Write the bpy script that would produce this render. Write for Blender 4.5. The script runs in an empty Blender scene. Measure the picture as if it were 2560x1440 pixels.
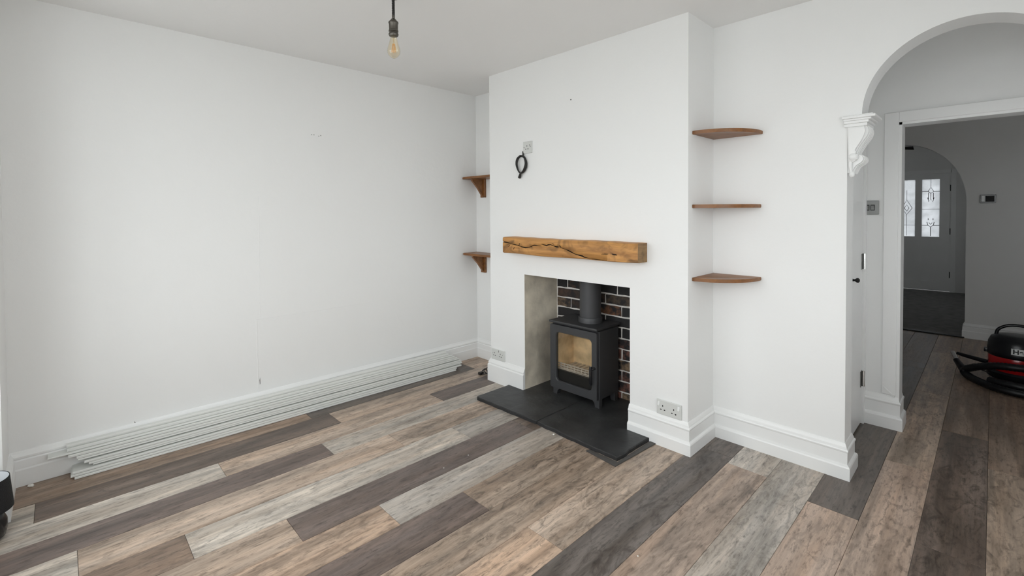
import bpy, bmesh, math, random
from mathutils import Vector, Matrix
random.seed(7)
S = bpy.context.scene
COL = S.collection
R = math.radians
PI = math.pi

# ------------------------------------------------------------------ camera
H = 2.4                                   # ceiling height
yaw, pitch, roll = -0.8001, -0.0215, -0.0066
fw = Vector((math.sin(yaw)*math.cos(pitch), math.cos(yaw)*math.cos(pitch), math.sin(pitch)))
rt = Vector((math.cos(yaw), -math.sin(yaw), 0)); up = rt.cross(fw)
cr, sr = math.cos(roll), math.sin(roll)
rt, up = rt*cr+up*sr, up*cr-rt*sr
cam = bpy.data.cameras.new('camera'); cam.sensor_width = 36; cam.lens = 1168.81*36/2560
cam.shift_x = (1280-1279.57)/2560; cam.shift_y = -(720-556.65)/2560
cam.clip_start = 0.02
co = bpy.data.objects.new('camera', cam); COL.objects.link(co)
M = Matrix((rt, up, -fw)).transposed().to_4x4(); M.translation = Vector((3.3294, -2.7796, 1.3291))
co.matrix_world = M
S.camera = co

# ------------------------------------------------------------------ sky, light, exposure
w = bpy.data.worlds.new('overcast_sky'); S.world = w; w.use_nodes = True
bg = w.node_tree.nodes['Background']; bg.inputs[0].default_value = (0.965, 0.985, 1.0, 1); bg.inputs[1].default_value = 7.0
S.view_settings.view_transform = 'Standard'; S.view_settings.look = 'None'
S.view_settings.gamma = 1; S.view_settings.use_curve_mapping = False
S.view_settings.exposure = -0.52
S.cycles.max_bounces = 14; S.cycles.diffuse_bounces = 8; S.cycles.transparent_max_bounces = 16
S.cycles.use_denoising = True
S.cycles.sample_clamp_indirect = 6.0

def portal(name, loc, size, direction):
    l = bpy.data.lights.new(name, 'AREA'); l.shape = 'RECTANGLE'; l.size, l.size_y = size
    l.cycles.is_portal = True
    o = bpy.data.objects.new(name, l); COL.objects.link(o); o.location = loc
    o.rotation_euler = Vector(direction).to_track_quat('-Z', 'Z').to_euler()
    return o
BX0, BX1, BY, BZ0, BZ1 = 0.35, 3.75, -3.62, 0.62, 2.22     # bay, its right side extended to throw more light into the lobby
WX = 3.85; SWY0, SWY1, SWZ0, SWZ1 = -2.25, -.85, .85, 2.15       # unseen side window, added to lift the left wall and chimney return
portal('daylight_portal', ((BX0+BX1)/2, BY-0.06, (BZ0+BZ1)/2), (BX1-BX0-.1, BZ1-BZ0), (0, 1, 0))
portal('daylight_portal', (WX+.16, (SWY0+SWY1)/2, (SWZ0+SWZ1)/2), (SWY1-SWY0, SWZ1-SWZ0), (-1, 0, 0))

# ------------------------------------------------------------------ helpers
def lin(c):
    return tuple((v/255/12.92 if v/255 <= .04045 else ((v/255+.055)/1.055)**2.4) for v in c)
def mat(name, col, rough=.5, metal=0, bump=0, bscale=60, var=0, vscale=6, spec=None, coat=0, stretch=(1,1,1), bdist=.01):
    m = bpy.data.materials.new(name); m.use_nodes = True
    nt = m.node_tree; b = nt.nodes['Principled BSDF']
    b.inputs['Base Color'].default_value = (*col, 1); b.inputs['Roughness'].default_value = rough
    b.inputs['Metallic'].default_value = metal
    if spec is not None: b.inputs['Specular IOR Level'].default_value = spec
    if coat: b.inputs['Coat Weight'].default_value = coat
    if bump or var:
        tc = nt.nodes.new('ShaderNodeTexCoord'); mp = nt.nodes.new('ShaderNodeMapping')
        mp.inputs['Scale'].default_value = stretch
        nt.links.new(tc.outputs['Object'], mp.inputs[0])
        if bump:
            n = nt.nodes.new('ShaderNodeTexNoise'); n.inputs['Scale'].default_value = bscale; n.inputs['Detail'].default_value = 4
            bp = nt.nodes.new('ShaderNodeBump'); bp.inputs['Strength'].default_value = bump; bp.inputs['Distance'].default_value = bdist
            nt.links.new(mp.outputs[0], n.inputs['Vector']); nt.links.new(n.outputs['Fac'], bp.inputs['Height'])
            nt.links.new(bp.outputs[0], b.inputs['Normal'])
        if var:
            n2 = nt.nodes.new('ShaderNodeTexNoise'); n2.inputs['Scale'].default_value = vscale; n2.inputs['Detail'].default_value = 5
            mr = nt.nodes.new('ShaderNodeMapRange'); mr.inputs[1].default_value = .3; mr.inputs[2].default_value = .7
            mr.inputs[3].default_value = 1-var; mr.inputs[4].default_value = 1+var
            mx = nt.nodes.new('ShaderNodeMix'); mx.data_type = 'RGBA'; mx.blend_type = 'MULTIPLY'; mx.inputs[0].default_value = 1
            mx.inputs[6].default_value = (*col, 1)
            nt.links.new(mp.outputs[0], n2.inputs['Vector']); nt.links.new(n2.outputs['Fac'], mr.inputs[0])
            nt.links.new(mr.outputs[0], mx.inputs[7]); nt.links.new(mx.outputs[2], b.inputs['Base Color'])
    return m

def wood(name, light, dark, axis=0, scale=9, knots=.5, rough=.45, contrast=.5):
    m = bpy.data.materials.new(name); m.use_nodes = True; nt = m.node_tree; N = nt.nodes; L = nt.links
    b = N['Principled BSDF']; b.inputs['Roughness'].default_value = rough
    tc = N.new('ShaderNodeTexCoord'); mp = N.new('ShaderNodeMapping')
    sc = [scale*2.2]*3; sc[axis] = scale*.22; mp.inputs['Scale'].default_value = sc
    L.new(tc.outputs['Object'], mp.inputs[0])
    n1 = N.new('ShaderNodeTexNoise'); n1.inputs['Scale'].default_value = 1.6; n1.inputs['Detail'].default_value = 7; n1.inputs['Roughness'].default_value = .62; n1.inputs['Distortion'].default_value = .9
    L.new(mp.outputs[0], n1.inputs['Vector'])
    n2 = N.new('ShaderNodeTexNoise'); n2.inputs['Scale'].default_value = scale*.9; n2.inputs['Detail'].default_value = 6; n2.inputs['Distortion'].default_value = 1.2
    L.new(tc.outputs['Object'], n2.inputs['Vector'])
    cr1 = N.new('ShaderNodeValToRGB'); cr1.color_ramp.elements[0].position = .5-contrast*.45; cr1.color_ramp.elements[1].position = .5+contrast*.4
    cr1.color_ramp.elements[0].color = (*dark, 1); cr1.color_ramp.elements[1].color = (*light, 1)
    L.new(n1.outputs['Fac'], cr1.inputs[0])
    cr2 = N.new('ShaderNodeValToRGB'); cr2.color_ramp.elements[0].position = .28; cr2.color_ramp.elements[1].position = .5
    cr2.color_ramp.elements[0].color = (1-knots, 1-knots, 1-knots, 1); cr2.color_ramp.elements[1].color = (1, 1, 1, 1)
    L.new(n2.outputs['Fac'], cr2.inputs[0])
    mx = N.new('ShaderNodeMix'); mx.data_type = 'RGBA'; mx.blend_type = 'MULTIPLY'; mx.inputs[0].default_value = 1
    L.new(cr1.outputs[0], mx.inputs[6]); L.new(cr2.outputs[0], mx.inputs[7]); L.new(mx.outputs[2], b.inputs['Base Color'])
    bp = N.new('ShaderNodeBump'); bp.inputs['Strength'].default_value = .25; bp.inputs['Distance'].default_value = .003
    L.new(n1.outputs['Fac'], bp.inputs['Height']); L.new(bp.outputs[0], b.inputs['Normal'])
    return m

def plank_mat():
    m = bpy.data.materials.new('weathered_plank'); m.use_nodes = True; nt = m.node_tree; N = nt.nodes; L = nt.links
    b = N['Principled BSDF']
    oi = N.new('ShaderNodeObjectInfo'); tc = N.new('ShaderNodeTexCoord')
    sc = N.new('ShaderNodeVectorMath'); sc.operation = 'SCALE'; sc.inputs[0].default_value = (37, 91, 13)
    L.new(oi.outputs['Random'], sc.inputs['Scale'])
    ad = N.new('ShaderNodeVectorMath'); ad.operation = 'ADD'; L.new(tc.outputs['Object'], ad.inputs[0]); L.new(sc.outputs[0], ad.inputs[1])
    def noise(scale, stretch, detail=6, rough=.6, dist=0):
        mp = N.new('ShaderNodeMapping'); mp.inputs['Scale'].default_value = stretch; L.new(ad.outputs[0], mp.inputs[0])
        n = N.new('ShaderNodeTexNoise'); n.inputs['Scale'].default_value = scale; n.inputs['Detail'].default_value = detail
        n.inputs['Roughness'].default_value = rough; n.inputs['Distortion'].default_value = dist
        L.new(mp.outputs[0], n.inputs['Vector']); return n
    def rng(n, a, b2, lo, hi):
        r = N.new('ShaderNodeMapRange'); r.inputs[1].default_value = a; r.inputs[2].default_value = b2
        r.inputs[3].default_value = lo; r.inputs[4].default_value = hi; L.new(n, r.inputs[0]); return r.outputs[0]
    def mul(a, c, blend='MULTIPLY'):
        x = N.new('ShaderNodeMix'); x.data_type = 'RGBA'; x.blend_type = blend; x.inputs[0].default_value = 1
        L.new(a, x.inputs[6]); L.new(c, x.inputs[7]); return x.outputs[2]
    grain = noise(1, (52, 1.7, 1), 9, .72, .15)
    cloud = noise(1, (11, 1.3, 1), 6, .62, .7)
    speck = noise(1, (75, 16, 1), 5, .7)
    blot = noise(1, (16, 7, 1), 7, .65, 1.5)
    tint = noise(1, (15, 1.1, 1), 4, .5)
    c = oi.outputs['Color']
    c = mul(c, rng(grain.outputs['Fac'], .28, .72, .70, 1.2))
    c = mul(c, rng(cloud.outputs['Fac'], .3, .68, .48, 1.34))
    c = mul(c, rng(speck.outputs['Fac'], .30, .48, .48, 1.06))
    # dark blotches and knots: only as strong as the plank's alpha says
    bl = rng(blot.outputs['Fac'], .34, .50, .85, 0)
    mm = N.new('ShaderNodeMath'); mm.operation = 'MULTIPLY'; L.new(bl, mm.inputs[0]); L.new(oi.outputs['Alpha'], mm.inputs[1])
    dk = N.new('ShaderNodeMix'); dk.data_type = 'RGBA'; L.new(mm.outputs[0], dk.inputs[0]); L.new(c, dk.inputs[6])
    dk.inputs[7].default_value = (.045, .034, .028, 1); c = dk.outputs[2]
    hue = N.new('ShaderNodeMix'); hue.data_type = 'RGBA'; hue.blend_type = 'MULTIPLY'
    L.new(rng(tint.outputs['Fac'], .4, .65, 0, .5), hue.inputs[0]); L.new(c, hue.inputs[6]); hue.inputs[7].default_value = (.90, .79, .69, 1)
    # fine wandering cracks
    vo = N.new('ShaderNodeTexVoronoi'); vo.feature = 'DISTANCE_TO_EDGE'; vo.inputs['Scale'].default_value = 1
    mpv = N.new('ShaderNodeMapping'); mpv.inputs['Scale'].default_value = (11, 2.6, 1); L.new(ad.outputs[0], mpv.inputs[0])
    dv = N.new('ShaderNodeVectorMath'); dv.operation = 'MULTIPLY_ADD'; L.new(blot.outputs['Color'], dv.inputs[0]); dv.inputs[1].default_value = (.55, .55, .0); L.new(mpv.outputs[0], dv.inputs[2])
    L.new(dv.outputs[0], vo.inputs['Vector'])
    ck = rng(vo.outputs['Distance'], .004, .03, .42, 0)
    gate = rng(cloud.outputs['Fac'], .5, .62, 0, 1)
    cm = N.new('ShaderNodeMath'); cm.operation = 'MULTIPLY'; L.new(ck, cm.inputs[0]); L.new(gate, cm.inputs[1])
    dk2 = N.new('ShaderNodeMix'); dk2.data_type = 'RGBA'; L.new(cm.outputs[0], dk2.inputs[0]); L.new(hue.outputs[2], dk2.inputs[6]); dk2.inputs[7].default_value = (.03, .024, .02, 1)
    L.new(dk2.outputs[2], b.inputs['Base Color'])
    L.new(rng(cloud.outputs['Fac'], .3, .7, .30, .44), b.inputs['Roughness'])
    b.inputs['Specular IOR Level'].default_value = .35
    bp = N.new('ShaderNodeBump'); bp.inputs['Strength'].default_value = .22; bp.inputs['Distance'].default_value = .002
    L.new(grain.outputs['Fac'], bp.inputs['Height']); L.new(bp.outputs[0], b.inputs['Normal'])
    return m

def brick_mat():
    m = bpy.data.materials.new('sooty_brick'); m.use_nodes = True; nt = m.node_tree; N = nt.nodes; L = nt.links
    b = N['Principled BSDF']; b.inputs['Roughness'].default_value = .75
    oi = N.new('ShaderNodeObjectInfo'); tc = N.new('ShaderNodeTexCoord')
    ge = N.new('ShaderNodeNewGeometry')
    n = N.new('ShaderNodeTexNoise'); n.inputs['Scale'].default_value = 17; n.inputs['Detail'].default_value = 6; n.inputs['Roughness'].default_value = .65
    L.new(ge.outputs['Position'], n.inputs['Vector'])
    r = N.new('ShaderNodeMapRange'); r.inputs[1].default_value = .42; r.inputs[2].default_value = .62; L.new(n.outputs['Fac'], r.inputs[0])
    mm = N.new('ShaderNodeMath'); mm.operation = 'MULTIPLY'; L.new(r.outputs[0], mm.inputs[0]); L.new(oi.outputs['Alpha'], mm.inputs[1])
    mx = N.new('ShaderNodeMix'); mx.data_type = 'RGBA'; mx.inputs[6].default_value = (.017, .016, .017, 1)
    L.new(mm.outputs[0], mx.inputs[0]); L.new(oi.outputs['Color'], mx.inputs[7]); L.new(mx.outputs[2], b.inputs['Base Color'])
    bp = N.new('ShaderNodeBump'); bp.inputs['Strength'].default_value = .6; bp.inputs['Distance'].default_value = .006
    L.new(n.outputs['Fac'], bp.inputs['Height']); L.new(bp.outputs[0], b.inputs['Normal'])
    return m

def glassy(name, tint=(1, 1, 1), rough=.02, refl=1.0):
    m = bpy.data.materials.new(name); m.use_nodes = True; nt = m.node_tree; N = nt.nodes; L = nt.links
    N.remove(N['Principled BSDF']); out = N['Material Output']
    t = N.new('ShaderNodeBsdfTransparent'); t.inputs[0].default_value = (*tint, 1)
    g = N.new('ShaderNodeBsdfGlossy'); g.inputs['Roughness'].default_value = rough
    f = N.new('ShaderNodeLayerWeight'); f.inputs[0].default_value = .5
    pw = N.new('ShaderNodeMath'); pw.operation = 'POWER'; pw.inputs[1].default_value = 4.5; L.new(f.outputs['Facing'], pw.inputs[0])
    mr = N.new('ShaderNodeMath'); mr.operation = 'MULTIPLY_ADD'; mr.inputs[1].default_value = .55*refl; mr.inputs[2].default_value = .04*refl; L.new(pw.outputs[0], mr.inputs[0])
    mx = N.new('ShaderNodeMixShader'); L.new(mr.outputs[0], mx.inputs[0]); L.new(t.outputs[0], mx.inputs[1]); L.new(g.outputs[0], mx.inputs[2])
    L.new(mx.outputs[0], out.inputs[0]); return m

def frosted(name, col, see=.15):
    m = bpy.data.materials.new(name); m.use_nodes = True; nt = m.node_tree; N = nt.nodes; L = nt.links
    N.remove(N['Principled BSDF']); out = N['Material Output']
    t = N.new('ShaderNodeBsdfTranslucent')
    tc = N.new('ShaderNodeTexCoord'); n = N.new('ShaderNodeTexNoise'); n.inputs['Scale'].default_value = 9; n.inputs['Detail'].default_value = 5
    L.new(tc.outputs['Object'], n.inputs['Vector'])
    cr_ = N.new('ShaderNodeValToRGB'); cr_.color_ramp.elements[0].position = .3; cr_.color_ramp.elements[1].position = .7
    cr_.color_ramp.elements[0].color = (*[v*.8 for v in col], 1); cr_.color_ramp.elements[1].color = (*col, 1)
    L.new(n.outputs['Fac'], cr_.inputs[0]); L.new(cr_.outputs[0], t.inputs[0])
    g = N.new('ShaderNodeBsdfGlossy'); g.inputs['Roughness'].default_value = .25
    mx = N.new('ShaderNodeMixShader'); mx.inputs[0].default_value = .06; L.new(t.outputs[0], mx.inputs[1]); L.new(g.outputs[0], mx.inputs[2])
    L.new(mx.outputs[0], out.inputs[0]); return m

PAINT = mat('wall_paint', (.86, .865, .86), .6, bump=.25, bscale=28, bdist=.004)
CEIL = mat('ceiling_paint', (.87, .87, .865), .7, bump=.35, bscale=14, bdist=.006)
GLOSS = mat('gloss_white', (.86, .865, .86), .32, bump=.1, bscale=20, bdist=.003)
BOARD = mat('primed_board', (.73, .74, .715), .45, var=.03, vscale=6, stretch=(1, .3, 1))
SLATE = mat('slate', (.034, .035, .036), .46, bump=.7, bscale=12, bdist=.008, var=.4, vscale=7)
SLATE_EDGE = mat('slate_edge', (.022, .022, .023), .7, bump=.8, bscale=40, bdist=.006)
FILLER = mat('dark_filler', (.075, .07, .066), .6, bump=.5, bscale=30)
IRON = mat('stove_paint', (.040, .041, .044), .5, bump=.2, bscale=160, bdist=.002)
IRON2 = mat('flue_paint', (.052, .053, .057), .45)
BLACKHOLE = mat('black_enamel', (.008, .008, .008), .4)
VERM = mat('firebrick', (.80, .62, .38), .9, bump=.4, bscale=30, var=.35, vscale=9)
VERMG = mat('firebrick_grey', (.62, .58, .52), .9, bump=.4, bscale=30, var=.35, vscale=9)
CHROME = mat('chrome', (.75, .75, .74), .16, 1)
STEEL = mat('brushed_steel', (.27, .27, .265), .36, 1)
DARKCHROME = mat('dark_chrome', (.10, .10, .10), .3, 1)
GRATE = mat('grate_metal', (.62, .58, .52), .45, .3)
PLASTIC = mat('white_plastic', (.80, .81, .80), .28)
SOCKETP = mat('socket_plastic', (.66, .67, .65), .3)
HOLE = mat('socket_hole', (.01, .01, .01), .6)
RENDER_C = mat('cement_render', (.66, .60, .49), .85, bump=.5, bscale=22, bdist=.006, var=.28, vscale=6)
MORTAR = mat('lime_mortar', (.78, .75, .71), .9, bump=.7, bscale=60, bdist=.006, var=.2, vscale=20)
BRICK = brick_mat()
PLANK = plank_mat()
OAK = wood('oak_beam', (.68, .345, .105), (.31, .135, .04), 0, 9, .62, .5, .55)
OAKEND = wood('oak_end', (.34, .21, .09), (.18, .10, .045), 1, 14, .5, .7, .6)
SHELFW = wood('shelf_wood', (.31, .130, .038), (.135, .053, .017), 0, 10, .3, .38, .6)
CRACK = mat('crack_dark', (.018, .009, .005), .9)
BLACKP = mat('black_plastic', (.007, .007, .009), .3)
RUBBER = mat('black_hose', (.006, .006, .007), .45)
REDP = mat('red_plastic', (.46, .006, .008), .25, coat=.3)
CABLE = mat('black_cable', (.016, .015, .014), .5)
BRASS = mat('aged_pewter', (.13, .12, .105), .34, 1)
FABRIC = mat('black_fabric', (.010, .010, .011), .85, bump=.4, bscale=200)
LINING = mat('white_lining', (.75, .77, .8), .8)
CERAMIC = mat('black_ceramic', (.006, .006, .007), .18)
BULBG = glassy('bulb_glass', (1.0, .95, .84), .01, 2.2)
PANE_G = glassy('window_glass', (.98, .99, .99), .0)
STOVE_G = glassy('stove_glass', (.93, .92, .9), .03, .9)
FIL = mat('filament', (.9, .55, .2), .35, .6)
MAT_C = mat('porch_carpet', (.20, .20, .195), .95, bump=.6, bscale=240, var=.2, vscale=12)
FROST = frosted('frosted_glass', (.50, .51, .52))
FROST2 = frosted('hall_fill_glass', (.58, .58, .58))  # panes of the added hall window
FROST3 = frosted('lobby_fill_glass', (.76, .76, .76))  # pane of the added lobby window
FROST4 = frosted('porch_fill_glass', (.42, .42, .42))  # pane of the added porch window
LEAD = mat('lead_came', (.07, .07, .072), .5, .6)
CRUMB = mat('plaster_crumb', (.85, .84, .8), .8)
SUB = mat('subfloor', (.02, .018, .016), .9)
OUT = mat('outdoor_paving', (.46, .46, .45), .9, var=.2, vscale=3)
HALLP = mat('hall_paint', (.80, .80, .79), .65, bump=.25, bscale=28, bdist=.004)

def obj(name, bm, m=None, parent=None, smooth=False, mats=None):
    me = bpy.data.meshes.new(name)
    bmesh.ops.recalc_face_normals(bm, faces=bm.faces)
    bm.to_mesh(me); bm.free()
    for mm in (mats or [m]): me.materials.append(mm)
    if smooth:
        for p in me.polygons: p.use_smooth = True
    o = bpy.data.objects.new(name, me); COL.objects.link(o)
    if parent: o.parent = parent
    return o
def autosmooth(o, ang=40):
    me = o.data; bm = bmesh.new(); bm.from_mesh(me)
    for f in bm.faces: f.smooth = True
    for e in bm.edges:
        if len(e.link_faces) == 2 and e.calc_face_angle(0) > R(ang): e.smooth = False
    bm.to_mesh(me); bm.free(); return o
def tag(o, label=None, cat=None, group=None, kind=None):
    if label: o['label'] = label
    if cat: o['category'] = cat
    if group: o['group'] = group
    if kind or cat: o['kind'] = kind or 'thing'
    return o
def empty(name, loc=(0, 0, 0), rot=(0, 0, 0)):
    o = bpy.data.objects.new(name, None); COL.objects.link(o); o.location = loc; o.rotation_euler = rot
    o.empty_display_size = .05; return o
def box(bm, x0, x1, y0, y1, z0, z1, bev=0, seg=2):
    r = bmesh.ops.create_cube(bm, size=1)
    vs = r['verts']
    for v in vs:
        v.co = Vector((x0+(v.co.x+.5)*(x1-x0), y0+(v.co.y+.5)*(y1-y0), z0+(v.co.z+.5)*(z1-z0)))
    if bev:
        es = list({e for v in vs for e in v.link_edges})
        bmesh.ops.bevel(bm, geom=es, offset=bev, segments=seg, profile=.5, affect='EDGES')
    return bm
def B(*a, **k): return box(bmesh.new(), *a, **k)
def poly(bm, pts): return bm.faces.new([bm.verts.new(p) for p in pts])
def prism(bm, pts2, z0, z1, f=lambda x, y, z: (x, y, z)):
    """extrude polygon pts2 (x,y) from z0 to z1; f maps"""
    a = [bm.verts.new(f(x, y, z0)) for x, y in pts2]; b = [bm.verts.new(f(x, y, z1)) for x, y in pts2]
    n = len(a); bm.faces.new(a[::-1]); bm.faces.new(b)
    for i in range(n): bm.faces.new((a[i], a[(i+1) % n], b[(i+1) % n], b[i]))
    return bm
def lathe(bm, prof, seg=32, c=(0, 0), close=False):
    rings = []
    for r, z in prof:
        if r < 1e-6: rings.append([bm.verts.new((c[0], c[1], z))])
        else: rings.append([bm.verts.new((c[0]+r*math.cos(2*PI*i/seg), c[1]+r*math.sin(2*PI*i/seg), z)) for i in range(seg)])
    for a, b in zip(rings, rings[1:]):
        for i in range(seg):
            j = (i+1) % seg
            if len(a) == 1 and len(b) == 1: continue
            if len(a) == 1: bm.faces.new((a[0], b[j], b[i]))
            elif len(b) == 1: bm.faces.new((a[i], a[j], b[0]))
            else: bm.faces.new((a[i], a[j], b[j], b[i]))
    return bm
def smoothpath(pts, n=8):
    P = [Vector(p) for p in pts]; out = []
    for i in range(len(P)-1):
        p0 = P[max(i-1, 0)]; p1 = P[i]; p2 = P[i+1]; p3 = P[min(i+2, len(P)-1)]
        for k in range(n):
            t = k/n
            out.append(.5*((2*p1)+(p2-p0)*t+(2*p0-5*p1+4*p2-p3)*t*t+(3*p1-p0-3*p2+p3)*t**3))
    out.append(P[-1]); return out
def tube(bm, pts, rad, seg=10, cap=True, ribs=0):
    pts = [Vector(p) for p in pts]; n = len(pts)
    t0 = (pts[1]-pts[0]).normalized(); nrm = t0.orthogonal().normalized(); rings = []
    for i, p in enumerate(pts):
        t = (pts[min(i+1, n-1)]-pts[max(i-1, 0)]).normalized()
        nrm = (nrm-t*nrm.dot(t)).normalized(); bn = t.cross(nrm)
        r = rad(i/(n-1)) if callable(rad) else rad
        if ribs: r *= 1+.06*(1 if i % 2 else -1)
        rings.append([bm.verts.new(p+(nrm*math.cos(2*PI*k/seg)+bn*math.sin(2*PI*k/seg))*r) for k in range(seg)])
    for a, b in zip(rings, rings[1:]):
        for k in range(seg): bm.faces.new((a[k], a[(k+1) % seg], b[(k+1) % seg], b[k]))
    if cap: bm.faces.new(rings[0][::-1]); bm.faces.new(rings[-1])
    return bm
def sweep(bm, path, prof, i0=0, i1=None, dz=0):
    """profile (offset,z) swept along 2-D path, offset to the right hand side, mitred with the whole path"""
    P = [Vector(p) for p in path]; n = len(P); i1 = n-1 if i1 is None else i1
    def nr(a, b): d = (b-a).normalized(); return Vector((d.y, -d.x))
    rings = []
    for i in range(i0, i1+1):
        ns = []
        if i > 0: ns.append(nr(P[i-1], P[i]))
        if i < n-1: ns.append(nr(P[i], P[i+1]))
        m = ns[0] if len(ns) == 1 else (ns[0]+ns[1])/(1+ns[0].dot(ns[1]))
        rings.append([bm.verts.new((P[i].x+m.x*o, P[i].y+m.y*o, max(z, dz))) for o, z in prof])
    k = len(prof)
    for a, b in zip(rings, rings[1:]):
        for j in range(k-1): bm.faces.new((a[j], a[j+1], b[j+1], b[j]))
        bm.faces.new((a[k-1], a[0], b[0], b[k-1]))
    bm.faces.new(rings[0]); bm.faces.new(rings[-1][::-1])
    return bm
def copy_tree(o, parent=None):
    c = o.copy(); COL.objects.link(c)
    if parent: c.parent = parent
    for ch in list(o.children): copy_tree(ch, c)
    return c
def struct(name, bm, m, label, cat='wall', parent=None, mats=None):
    return tag(obj(name, bm, m, parent, mats=mats), label, cat, kind='structure')

def at(o, p): o.parent = p; o.matrix_parent_inverse = Matrix.Translation(-p.location); return o

# ------------------------------------------------------------------ room shell
XL, XR, D = 0.559, 2.177, 0.328            # chimney breast
XE, TW = 2.828, 0.15                       # arch jamb and wall thickness
OX0, OX1, OZ = 0.934, 1.816, 0.874         # fireplace opening
YF = -2.972                                # front wall
FB = 0.035                                 # fireback

def wall_left():
    o = struct('wall_left', B(-.12, 0, -3.9, .12, 0, H), PAINT, 'long blank white wall on the left above the loose boards')
    for (y0, z0, y1, z1, wd) in [(-1.846, .655, -1.84, 1.45, .004), (-1.862, .17, -1.866, .645, .011), (-1.87, .645, -1.075, .645, .004)]:
        bm = bmesh.new(); d = Vector((y1-y0, z1-z0)).normalized(); p = Vector((-d.y, d.x))*wd/2; pts = []
        nseg = 14
        for k in range(nseg+1):
            t = k/nseg; jit = random.uniform(-.0015, .0015)
            c = Vector((y0, z0)).lerp(Vector((y1, z1)), t)+p.normalized()*jit
            pts.append((c-p, c, c+p))
        vs = [[bm.verts.new((-.0002, a.x, a.y)) if j != 1 else bm.verts.new((.0009, a.x, a.y)) for j, a in enumerate(tr)] for tr in pts]
        for a, b in zip(vs, vs[1:]):
            for j in range(2): bm.faces.new((a[j], a[j+1], b[j+1], b[j]))
        obj('filler_seam', bm, PAINT, o)
    # short dark crack just above the boards
    bm = bmesh.new(); prism(bm, [(-1.853, .215), (-1.8505, .222), (-1.851, .262), (-1.854, .245)], .0003, .0012, lambda x, y, z: (z, x, y)); obj('crack', bm, CRACK, o)
    bm = bmesh.new(); prism(bm, [(-2.495, .165), (-2.487, .15), (-2.482, .147), (-2.488, .166), (-2.494, .178)], .0003, .0012, lambda x, y, z: (z, x, y)); obj('crack', bm, CRACK, o)
    for y, z in ((-1.494, 1.883), (-1.478, 1.884), (-1.43, 1.884), (-1.444, 1.878)):
        bm = bmesh.new(); lathe(bm, [(.0, .0012), (.003, .001), (.0045, .0)], 8)
        h = obj('filler_spot', bm, mat('spot_grey', (.45, .46, .45), .8) if 'spot_grey' not in bpy.data.materials else bpy.data.materials['spot_grey'], o)
        h.rotation_euler = (0, PI/2, 0); h.location = (0, y, z)
wall_left()
struct('wall_back', B(-.12, OX0-.1, .0, .12, 0, H), PAINT, 'white alcove wall left of the chimney breast behind two bracket shelves')
# chimney breast: piers, lintel, flue box; open fireplace in front
bm = bmesh.new()
T = .10
def wallface(bm):
    # front wall of the breast as one connected shell with the opening
    xs = [XL, OX0, OX1, XR]; zs = [0, OZ, H]
    for i in range(3):
        for j in range(2):
            if i == 1 and j == 0: continue
            poly(bm, [(xs[i], -D, zs[j]), (xs[i+1], -D, zs[j]), (xs[i+1], -D, zs[j+1]), (xs[i], -D, zs[j+1])])
            poly(bm, [(xs[i], -D+T, zs[j]), (xs[i], -D+T, zs[j+1]), (xs[i+1], -D+T, zs[j+1]), (xs[i+1], -D+T, zs[j])])
    poly(bm, [(OX0, -D, OZ), (OX1, -D, OZ), (OX1, -D+T, OZ), (OX0, -D+T, OZ)])       # lintel soffit
    poly(bm, [(XL, -D, 0), (XL, -D, H), (XL, .0, H), (XL, .0, 0)])
    poly(bm, [(XR, -D, 0), (XR, .0, 0), (XR, .0, H), (XR, -D, H)])
    bmesh.ops.remove_doubles(bm, verts=bm.verts, dist=1e-5)
wallface(bm)
chim = struct('wall_chimney_breast', bm, PAINT, 'white chimney breast with a square fireplace opening for the stove')
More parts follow.
